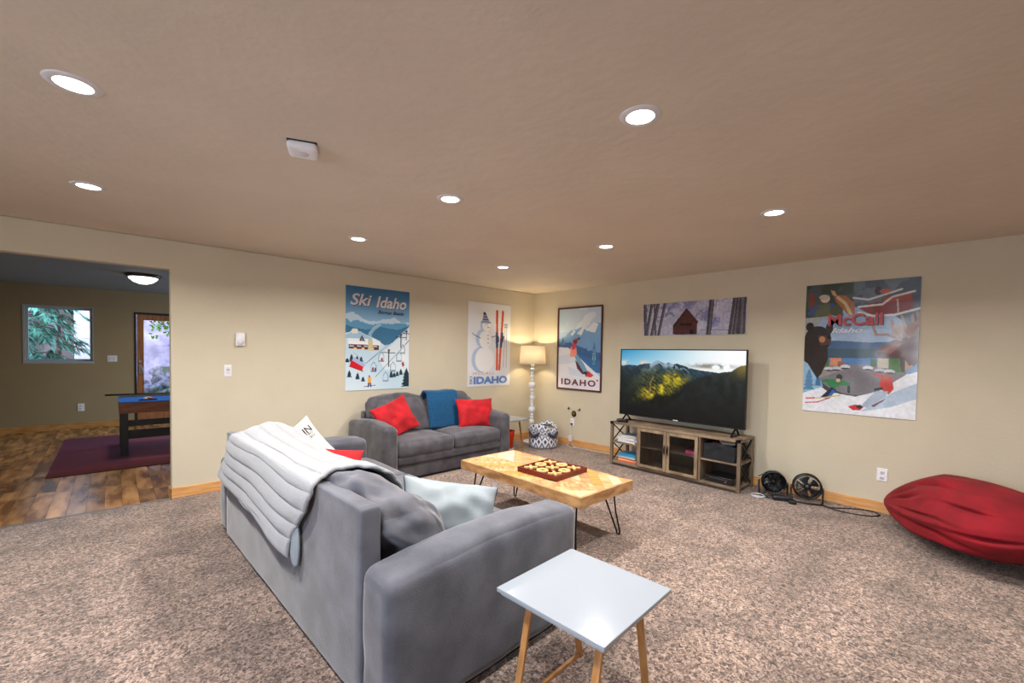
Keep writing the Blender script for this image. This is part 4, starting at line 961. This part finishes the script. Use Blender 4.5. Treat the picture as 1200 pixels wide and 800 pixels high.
# vertical dividers: world y 2.87, 2.09
for y in (2.865, 2.09):
    MB().box(-hx+.004, hx-.01, y-.011-2.4625, y+.011-2.4625, .052, ZT-.028).build('divider', oak_v, tv)
MB().box(hx-.014, hx-.006, 2.10-2.4625, 2.855-2.4625, .052, ZT-.028).build('back_board', mat('dark_back', '4d4136', .8, n=.2), tv)
MB().box(hx-.014, hx-.006, -hy+ps, 2.08-2.4625, .052, .35).build('back_board', mat('dark_back', ''), tv)
for a, b, zz, nm in ((2.876, 3.23, .30, 'shelf'), (2.101, 2.854, .30, 'shelf'), (1.695, 2.079, .295, 'shelf')):
    MB().box(-hx+.012, hx-.016, a-2.4625, b-2.4625, zz-.008, zz+.008).build(nm, oak, tv)
gls = mat('smoky_door_glass', 'dfe2e2', .03, trans=1, ior=1.3)
for i, (a, b) in enumerate(((2.105, 2.473), (2.481, 2.852))):
    a -= 2.4625; b -= 2.4625; z0, z1, t_ = .058, ZT-.032, .034; xa, xb = -hx-.012, -hx+.004
    d = MB().box(xa, xb, a, a+t_, z0, z1).box(xa, xb, b-t_, b, z0, z1).box(xa, xb, a+t_, b-t_, z0, z0+t_).box(xa, xb, a+t_, b-t_, z1-t_, z1).build('door', mat('oak_door_frame', 'a18b70', .6, col2='7a6650', scale=6, stretch=(2, 2, 1), bump=.1), tv, bevel=.002)
    MB().box(xa+.005, xa+.008, a+t_, b-t_, z0+t_, z1-t_).build('pane', gls, d)
    hy_ = b-t_/2 if i == 0 else a+t_/2
    MB().box(xa-.004, xa, hy_-.006, hy_+.006, .26, .37).tube([(xa-.002, hy_, .275), (xa-.022, hy_, .285), (xa-.022, hy_, .345), (xa-.002, hy_, .355)], .004, 6).build('handle', blackm, d)
# X braces at the ends
for sy in (-1, 1):
    y = sy*(hy-.017)
    for z0, z1 in ((.052, .292), (.308, ZT-.03)):
        MB().beam((-hx+ps, y, z0), (hx-ps, y, z1), .012, .010).beam((-hx+ps, y, z1), (hx-ps, y, z0), .0118, .0098).build('brace', blackm, tv)
    MB().box(-hx+ps, hx-ps, y-.01, y+.01, .290, .308).build('end_rail', oak_v, tv)
    MB().box(-hx-.003, -hx+.05, sy*hy-(.0 if sy < 0 else .03)-(.003 if sy < 0 else 0), sy*hy+(.03 if sy < 0 else 0)+(.003 if sy > 0 else 0), ZT-.006, ZT+.002).box(-hx-.003, -hx, sy*hy-(.05 if sy > 0 else 0), sy*hy+(.05 if sy < 0 else 0), ZT-.03, ZT+.002).build('corner_bracket', blackm, tv)

# television
SCX = 5.0
tvz0, tvz1, ty0, ty1 = .645, 1.512, 1.69, 3.262
te = thing('television', (SCX, (ty0+ty1)/2, ZT), 'large black flat television showing a mountain valley', 'television')
bw = (ty1-ty0)/2; zb, zt = tvz0-ZT, tvz1-ZT
MB().box(.004, .03, -bw, bw, zb, zt).box(.03, .06, -bw+.25, bw-.25, zb+.03, zt-.35).build('housing', black, te, bevel=.003)
f = MB(); q = .012; f.box(-.004, .004, -bw, bw, zt-q, zt).box(-.004, .004, -bw, bw, zb, zb+q*1.2).box(-.004, .004, -bw, -bw+q, zb+q*1.2, zt-q).box(-.004, .004, bw-q, bw, zb+q*1.2, zt-q); f.build('bezel', mat('bezel_black', '101014', .3), te)
for s_ in (-1, 1):
    y = s_*(bw-.1)
    MB().beam((.015, y, zb+.01), (-.11, y+s_*.0, .006), .02, .012).beam((.015, y, zb+.01), (.11, y, .006), .02, .012).box(-.12, .12, y-.012, y+.012, .001, .008).build('stand_foot', blackm, te, bevel=.002)
MB().box(-.006, -.004, -.03, .03, zb+.002, zb+.014).build('logo_plate', mat('silver_logo', 'c9c9cc', .3), te)
p = Paint(320, 180, '2f86b8')
U, V = p.U, p.V
sky_c = C3('2b8dbd')*(1-U)[..., None]**1.2+C3('f4f6f6')*(1-(1-U)**1.2)[..., None]
k = np.clip((V/.22), 0, 1)[..., None]*.45; p.a = sky_c*(1-k)+C3('e4eef2')*k
k = np.exp(-(((U-1)/.4)**2+((V-.1)/.35)**2))[..., None]; p.a = p.a*(1-k)+C3('ffffff')*k
n = vnoise(320, 180, 9, 71, 5); n2 = vnoise(320, 180, 24, 72, 5)
def soft(c, w_):
    global p
    w_ = np.clip(w_, 0, 1)[..., None]; p.a = p.a*(1-w_)+C3(c)*w_
soft('dccdb4', np.clip((n-.40)*8, 0, 1)*np.exp(-((U-.12)/.18)**2-((V-.20)/.035)**2)*1.3)
soft('8f8d86', np.clip((n2-.42)*7, 0, 1)*np.exp(-((U-.76)/.14)**2-((V-.215)/.03)**2)*1.4)
soft('f6efe0', np.exp(-((U-.70)/.1)**2-((V-.27)/.02)**2))
# left range
yl = np.interp(U[0], [0, .08, .15, .22, .28, .315, .335, .37, .41, .43, .46, .50, .55, .62, .70, .80, 1], [.25, .23, .24, .20, .205, .17, .155, .175, .20, .175, .20, .195, .22, .255, .28, .30, .34])+(vnoise(320, 2, 30, 5, 3)[0]-.5)*.02
ml = V > yl[None, :]
d = V-yl[None, :]
streak = vnoise(320, 180, 20, 81, 4)
ang = np.abs(np.sin((U*1.2-V*.9)*55+streak*7)); 
base_c = C3('30485a')*(1-np.clip(d/.5, 0, 1))[..., None]+C3('0d1614')*np.clip(d/.5, 0, 1)[..., None]
base_c = base_c*(.55+.75*streak[..., None])*(.8+.3*ang[..., None])
p.a = np.where(ml[..., None], base_c, p.a)
snow = ml & (d < .09) & (U > .27) & (U < .6) & (streak+ang*.25 > .62); soft('a9bed0', snow*np.clip((.09-d)/.05, 0, 1)*.8)
soft('7f95a4', ml*np.clip((n2-.45)*5, 0, 1)*np.exp(-((U-.30)/.14)**2-((V-.28)/.05)**2)*.6)
g = np.exp(-((U-.33)/.17)**2-((V-.66)/.25)**2)+.8*np.exp(-((U-.47)/.12)**2-((V-.42)/.09)**2)
g = np.clip(g*(-.1+1.8*(n2-.25)+.7*ang), 0, 1)[..., None]*ml[..., None]; gc = C3('c9ae22')*n2[..., None]*1.3+C3('2a3010')*(1-n2[..., None])
p.a = np.clip(p.a*(1-g)+gc*g, 0, 1)
p.line([(.30, .41), (.275, .5), (.28, .6), (.25, .68), (.22, .76)], .012, 'b07f3a', .6)
k = (np.clip((.22-U)/.2, 0, 1)*np.clip((V-.25)/.2, 0, 1)*.6)[..., None]*ml[..., None]; p.a = p.a*(1-k)+C3('0c1512')*k
k = (np.clip((V+U*.75-.86+.2*(n-.5))/.12, 0, 1)*.9)[..., None]*ml[..., None]; p.a = p.a*(1-k)+C3('06080a')*k
# right mountain
yr = np.interp(U[0], [0, .3, .42, .52, .58, .65, .70, .78, .84, .90, .95, 1], [1.05, .9, .80, .66, .5, .40, .36, .31, .29, .27, .21, .18])+(vnoise(320, 2, 40, 6, 3)[0]-.5)*.02
mr_ = V > yr[None, :]; rc = (C3('232b2b')*(.5+.9*n2[..., None]))*(1-np.clip((V-.3)/.9, 0, .8))[..., None]
p.a = np.where(mr_[..., None], rc, p.a); k = np.exp(-(((U-1.0)/.12)**2+((V-.2)/.14)**2))[..., None]*mr_[..., None]; p.a = p.a*(1-k)+C3('7a6b36')*k
tvm = mat('tv_screen_glow', 'ffffff', .25, attr=True, emit=.95)
o = p.mesh('screen', 2*bw-.022, zt-zb-.026, tvm, te); o.rotation_euler = (0, 0, R(-90)); o.location = (.0035, bw-.011, zb+.0145)
# the screen's light comes from the panel: dim its diffuse colour
tvm.node_tree.links.remove(tvm.node_tree.nodes['Principled BSDF'].inputs['Base Color'].links[0]); tvm.node_tree.nodes['Principled BSDF'].inputs['Base Color'].default_value = (.01, .01, .01, 1); tvm.node_tree.nodes['Principled BSDF'].inputs['Specular IOR Level'].default_value = .15

# things on and in the console
gc_ = thing('game_controller', (4.87, 3.13, ZT+.004), 'black game controller on the left end of the console top', 'game controller', R(20))
softbox('body', .03, .075, .018, .016, black, gc_, (0, 0, .02), n=8)
for s_ in (-1, 1): softbox('grip', .035, .016, .014, .013, black, gc_, (-.025, s_*.055, .016), (0, 0, s_*.3), n=6)
MB().lathe([(0, .05), (.01, .05), (.007, .038)], (0, .03, 0), 10).lathe([(0, .05), (.01, .05), (.007, .038)], (0, -.03, 0), 10).build('stick', mat('stick_grey', '9a9da6', .4), gc_, smooth=True)
bcols = [('e9e6ee', 'white'), ('8d8fc4', 'lilac'), ('cfd3df', 'pale grey'), ('6f4a4a', 'dark red'), ('6d7f96', 'slate blue')]
z = .3085
for i, (c, cn) in enumerate(bcols):
    h_ = (.018, .022, .016, .02, .014)[i]; b = thing('book', (4.945+.01*(i % 2), 3.045-.015*(i > 2), z), '%s book %s in the stack on the upper left console shelf' % (cn, ('at the bottom', 'second from bottom', 'in the middle', 'second from top', 'on top')[i]), 'book', R((-4, 5, -7, 6, -3)[i]), 'books stacked in the console')
    w_ = .10-.012*(i > 2); l_ = .135-.02*(i > 2)
    MB().box(-w_, w_-.004, -l_+.003, l_-.003, .002, h_-.002).build('pages', mat('paper_pages', 'e4e0d6', .8), b)
    MB().box(-w_-.002, w_, -l_, l_, 0, .002).box(-w_-.002, w_, -l_, l_, h_-.002, h_).box(w_, w_+.002, -l_, l_, 0, h_).build('cover', mat('book_'+c, c, .5), b)
    z += h_+.0006
z = .0525
for i, (c, c2_, cn, h_) in enumerate((('f0b58e', 'd65a34', 'orange and cream', .035), ('c7ccd6', 'c33b2a', 'white and red', .032), ('2f86c4', '3aa7a0', 'bright blue', .036))):
    b = thing('board_game_box', (4.95, 3.045, z), '%s game box %s on the lower left console shelf' % (cn, ('at the bottom', 'in the middle', 'on top')[i]), 'game box', R((2, -3, 1)[i]), 'game boxes in the console')
    MB().box(-.095, .095, -.125, .125, 0, h_*.45).build('tray', mat('box_'+c2_, c2_, .5), b); MB().box(-.097, .097, -.127, .127, h_*.45+.0003, h_).build('lid', mat('box_'+c, c, .45), b, bevel=.001); z += h_+.001
pk_ = thing('pink_box', (4.90, 2.20, .3085), 'small pink box behind the right glass door of the console', 'box')
MB().box(-.05, .05, -.07, .07, 0, .045).build('body', mat('hot_pink', 'd83a82', .5), pk_, bevel=.002)
MB().box(-.0515, -.05, -.05, .0, .01, .035).build('label', mat('pale_pink', 'eec0d6', .5), pk_)
bgm = mat('black_nylon', '14161b', .8, bump=.2, bscale=80)
bag = thing('storage_bag', (4.98, 1.89, .3035), 'open black fabric bin on the upper right console shelf', 'storage bin')
f = MB(); nx_, ny_ = .15, .165
def wallgrid(p0, p1):
    return lambda a, b: Vector((p0[0]+(p1[0]-p0[0])*a, p0[1]+(p1[1]-p0[1])*a, .002+.165*b+.02*math.sin(a*PI)*b))+Vector((.01*mnoise.noise(Vector((a*4, b*4, p0[0]*9))), .01*mnoise.noise(Vector((a*4, b*3, 7))), 0))
cs = [(-nx_, -ny_), (nx_, -ny_), (nx_, ny_), (-nx_, ny_)]
for i in range(4): f.grid(wallgrid(cs[i], cs[(i+1) % 4]), 10, 5)
f.box(-nx_, nx_, -ny_, ny_, .001, .006)
f.build('bin', bgm, bag, smooth=False, merge=True)
for i, (c, x, y, r_, cn) in enumerate((('c2413c', -.05, .04, 10, 'red'), ('d9d3c8', .0, -.03, 40, 'cream'), ('b98a50', .06, .03, -20, 'tan'))):
    q = softbox('disc_case', .05, .07, .012, .006, mat('case_'+c, c, .4), None, (0, 0, 0), n=4); q.location = (4.98+x, 1.89+y, .455+.032*i); q.rotation_euler = (R(4), R(-14), R(r_)); tag(q, '%s case poking out of the black fabric bin' % cn, 'case', 'cases in the black bin')
dv = thing('game_console', (4.965, 1.885, .0525), 'glossy black game console on the lower right console shelf', 'game console', R(-3))
MB().box(-.13, .13, -.15, .15, .004, .075).build('body', mat('gloss_black', '121419', .2, coat=.5), dv, bevel=.006)
MB().box(-.132, -.13, -.1, .1, .05, .054).build('disc_slot', mat('slot_dark', ''), dv); MB().lathe([(0, -.134), (.009, -.134), (.009, -.13)], (0, -.08, .03), 14, axis='x').build('power_button', chrome, dv)

# ------------------------------------------------------------------ fans and cords
def fan(name, loc, rz, Rr, depth, lab, closed):
    t = thing(name, loc, lab, 'fan', rz)
    zc = Rr+.035; bl = mat('fan_black', '121216', .35)
    if closed:      # deep drum heater fan facing local -x
        MB().lathe([(Rr*.55, .10), (Rr*.8, .07), (Rr*.97, .0), (Rr, -.05), (Rr*.98, -.085), (Rr*.9, -.085), (Rr*.88, -.03), (Rr*.5, 0), (0, 0)], (0, 0, zc), 36, axis='x').build('drum', bl, t, smooth=True)
    else:
        ring = [(-.03, Rr*math.cos(a*2*PI/40), zc+Rr*math.sin(a*2*PI/40)) for a in range(40)]; ring2 = [(.035, y, z) for _, y, z in ring]
        MB().tube(ring, .008, 8, closed=True).tube(ring2, .007, 8, closed=True).build('ring', bl, t, smooth=True)
    g = MB()
    for k in range(3 if closed else 4):
        r_ = Rr*(.3+.2*k); x = -.078 if closed else -.035
        g.tube([(x-.01*(1-r_/Rr), r_*math.cos(a*2*PI/28), zc+r_*math.sin(a*2*PI/28)) for a in range(28)], .0016, 5, closed=True)
        if not closed: g.tube([(.038, r_*math.cos(a*2*PI/28), zc+r_*math.sin(a*2*PI/28)) for a in range(28)], .0016, 5, closed=True)
    for k in range(12 if closed else 8):
        a = k*2*PI/(12 if closed else 8)
        g.tube([(-.088 if closed else -.045, .02*math.cos(a), zc+.02*math.sin(a)), (-.078 if closed else -.03, Rr*.93*math.cos(a), zc+Rr*.93*math.sin(a))], .0016, 5)
        if not closed: g.tube([(.045, .02*math.cos(a), zc+.02*math.sin(a)), (.035, Rr*.98*math.cos(a), zc+Rr*.98*math.sin(a))], .0016, 5)
    g.build('grille', bl, t, smooth=True)
    b = MB(); nb = 5 if not closed else 3
    for k in range(nb):
        a0 = k*2*PI/nb
        b.grid(lambda a, c: Vector((-.02+.035*(c-.5), (.025+Rr*.62*a)*math.cos(a0+(c-.5)*(.75+.3*a)), zc+(.025+Rr*.62*a)*math.sin(a0+(c-.5)*(.75+.3*a)))), 5, 5)
    b.build('blades', mat('blade_dark', '2c3038', .3), t, smooth=True, solid=.002)
    MB().lathe([(0, -.052), (.018, -.05), (.03, -.035), (.032, .02), (.028, .05), (0, .055)], (0, 0, zc), 20, axis='x').build('hub', mat('hub_blue_grey', '8791a6' if not closed else '1b1d22', .25), t, smooth=True)
    f = MB().tube([(0, -Rr-.012, zc), (0, -Rr-.014, zc-.04), (-.03, -Rr-.01, .012), (-.09, -Rr+.02, .010), (-.095, 0, .009), (-.09, Rr-.02, .010), (-.03, Rr+.01, .012), (0, Rr+.014, zc-.04), (0, Rr+.012, zc)], .009, 8)
    f.build('stand', bl, t, smooth=True)
    return t
fan('floor_fan', (5.05, 1.42, 0), R(22), .115, .14, 'black drum-shaped fan beside the console', True)
fan('floor_fan', (5.09, 1.13, 0), R(18), .118, .06, 'black open round fan with grey hub, right of the drum fan', False)
hp = thing('power_brick', (4.93, 1.30, 0), 'dark bundle of power adapter and straps on the carpet before the fans', 'adapter')
softbox('body', .035, .09, .026, .02, mat('dark_grey_plastic', '20232b', .4), hp, (0, 0, .027), (0, 0, R(30)), n=8)
softbox('clip', .02, .035, .016, .012, black, hp, (-.04, -.10, .018), (0, 0, R(20)), n=6)
cc = MB().tube([(5.06, 1.0, .006), (5.02, .93, .006), (5.12, .85, .006), (5.21, .74, .007), (5.24, .62, .008), (5.16, .555, .007), (5.07, .61, .006), (5.02, .70, .006), (4.99, .82, .006), (5.01, .93, .010), (5.08, 1.02, .012)], .006, 6)
o = cc.build('fan_cord', black, None, smooth=True); tag(o, 'black cord looped on the carpet left of the bean bag', 'cord')
m_ = o.modifiers.new('s', 'SUBSURF'); m_.levels = m_.render_levels = 1
cc = MB().tube([(4.84, 1.55, .007), (4.80, 1.47, .01), (4.86, 1.42, .02), (4.95, 1.50, .02), (4.93, 1.58, .01), (4.85, 1.57, .009), (4.82, 1.50, .016), (4.90, 1.43, .014)], .006, 6)
o = cc.build('white_cord', mat('cord_white', 'c8ccd6', .4), None, smooth=True); tag(o, 'coiled pale cord on the carpet between console and drum fan', 'cord'); m_ = o.modifiers.new('s', 'SUBSURF'); m_.levels = m_.render_levels = 2
cc = MB().tube([(5.24, 1.62, .12), (5.22, 1.57, .16), (5.20, 1.53, .10), (5.1, 1.5, .01), (4.95, 1.50, .008), (4.88, 1.40, .008), (4.90, 1.33, .012)], .005, 6)
tag(cc.build('black_cord', black, None, smooth=True), 'black power cord running from behind the console to the adapter', 'cord')

# ------------------------------------------------------------------ bean bag
def beanbag():
    mb = MB(); nu, nv = 200, 80
    def f(a, b):
        # b: 0 at the tip (+y) .. 1 far round end
        ang = a*2*PI; s = b
        ax = Vector((5.17, .555, .15)).lerp(Vector((4.78, -.72, .15)), s); ax.x -= .27*math.sin(PI*min(1, s*1.1)); ax.z += .12*min(1, s/.3)
        rad = .60*max(0, math.sin(PI*s**.80))**.8 if 0 < s < 1 else 0
        rz_ = rad*.415
        fold = .075*max(0, 1-s*1.8)*min(1, s*12)*math.sin(ang*9+2*mnoise.noise(Vector((ang, s*2, 0))))
        n_ = mnoise.noise(Vector((math.cos(ang)*1.5+s*2, math.sin(ang)*1.5, s*1.5)))
        def cr(a0, sl, s0, sw_, aw, d): return -1.7*d*math.exp(-((ang-a0-sl*(s-s0))/aw)**2)*math.exp(-((s-s0)/sw_)**2)
        crease = cr(1.75, 1.9, .22, .13, .07, .16)+cr(2.35, -.8, .14, .06, .08, .14)+cr(2.0, -.9, .10, .06, .08, .14)+cr(2.9, .5, .2, .1, .06, .10)+cr(3.35, .9, .28, .12, .05, .07)+cr(2.5, .3, .42, .1, .05, .06)+cr(3.8, .4, .35, .16, .06, .07)+cr(3.1, -.4, .5, .12, .05, .05)
        crease += .018*mnoise.noise(Vector((ang*5, s*3, 4)))
        k = 1+fold+.07*n_+crease
        v = ax+Vector((math.cos(ang)*rad*k, 0, math.sin(ang)*rz_*k))
        v.z = max(.004+.0*rad, v.z if v.z > .0 else .004)
        v.x = min(v.x, XE-.02)
        return v
    mb.grid(f, nu, nv); return mb
o = beanbag().build('bean_bag', mat('red_cotton', '8c0218', .9, col2='740010', scale=5, bump=.25, bscale=12), None, smooth=True)
tag(o, 'dark red fabric bean bag slumped against the right wall', 'bean bag')

# ------------------------------------------------------------------ side room: rug and small pool table
rugp = Paint(150, 200, '6c2a3c')
n = vnoise(150, 200, 5, 91, 4); rugp.put(n > .5, '74304a', .6)
rugp.put((rugp.U < .30), '5d2440'); rugp.put((rugp.V > .86), '6a2030'); rugp.put((rugp.V > .93), '58181f'); rugp.put((rugp.U > .31) & (rugp.V < .85), '7d3a4c', .8)
for k in range(4): rugp.line([(.3, .2+.2*k), (1, .22+.2*k)], .004, '5a2438')
rg = thing('area_rug', (0, 0, 0), 'burgundy patterned rug under the small pool table', 'rug')
rm_ = mat('rug_wool', 'ffffff', .95, attr=True, bump=.3, bscale=120)
q = rugp.mesh('pile', 2.3, 2.63, rm_, rg); q.rotation_euler = (R(-90), 0, R(-1)); q.location = (-.54, 6.78+2.63, .0085)
q.rotation_euler = (R(-90), 0, 0)
MB().box(-.54, 1.76, 6.78, 9.41, -.003, .006).build('backing', mat('rug_backing', '43182a', .95), rg)
q.location = (-.54, 6.78, .0075)
FY = 7.54; PT = thing('pool_table', (.75, FY+.43, .0), 'small blue-topped game table with black legs in the side room', 'game table')
ox, oy = -.75, -.43
wood = mat('table_apron_wood', '8a5236', .45, col2='714028', scale=5, stretch=(.8, 1, 4))
PW, PD = 1.7, .86
felt = mat('blue_felt', '0c5fbd', .9)
MB().box(ox+.06, ox+.06+PW, oy, oy+PD, .56, .70).build('apron', wood, PT, bevel=.004)
MB().box(ox+.075, ox+.045+PW, oy+.015, oy+PD-.015, .70, .704).build('playing_surface', felt, PT)
MB().box(ox+.06, ox+.06+PW, oy+PD-.035, oy+PD, .70, .73).box(ox+.06+PW-.03, ox+.06+PW, oy, oy+PD-.035, .70, .73).build('bumper', mat('rail_tan', '8f7f5e', .5), PT)
MB().box(ox+.06, ox+.06+PW, oy, oy+.014, .70, .709).box(ox+.06, ox+.074, oy+.014, oy+PD-.035, .70, .715).build('top_rail', felt, PT)
for x in (ox+.07, ox+.07+PW-.10):
    for y in (oy+.005, oy+PD-.085):
        MB().box(x, x+.08, y, y+.08, .0075-.0, .56).build('leg', black, PT, bevel=.002)
for z0, z1 in ((.385, .465), (.22, .335)):
    MB().box(ox+.15, ox+.07+PW-.10, oy+.03, oy+.05, z0, z1).build('stretcher', black, PT); 
MB().box(ox+.09, ox+.11, oy+.09, oy+PD-.09, .3, .42).build('stretcher', black, PT)
for dx in (.05,): MB().lathe([(0, -.004), (.007, -.004), (.007, 0)], (ox+.06+.09, oy, .60), 10, axis='y').lathe([(0, -.004), (.007, -.004), (.007, 0)], (ox+.06+.09, oy, .65), 10, axis='y').build('bolt', black, PT)
ck = MB().tube([(-.08, FY+.80, .745), (1.25, FY+.845, .738)], [.012, .006], 8); tag(ck.build('cue_stick', mat('cue_black', '191410', .4), None, smooth=True), 'dark cue lying along the edge of the small game table', 'cue')
bl_ = thing('ball_rack', (.36, FY+.25, .7045), 'small black rack with a few balls on the game table', 'rack'); MB().tube([(-.09, -.08, .01), (.09, -.08, .01), (0, .09, .01)], .009, 6, closed=True).build('frame', black, bl_)
for i, (x, y, c, cn) in enumerate(((-.03, -.04, 'e4e2de', 'white'), (.03, -.04, 'c23a3a', 'red'), (0, .02, 'e0b23a', 'yellow'))):
    o = MB().lathe([(.022*math.sin(a*PI/8), .022-.022*math.cos(a*PI/8)) for a in range(9)], n=14).build('pool_ball', mat('ball_'+c, c, .15), None, smooth=True); o.location = (.36+x, FY+.25+y, .705); tag(o, '%s ball in the rack on the game table' % cn, 'ball', 'balls in the rack')
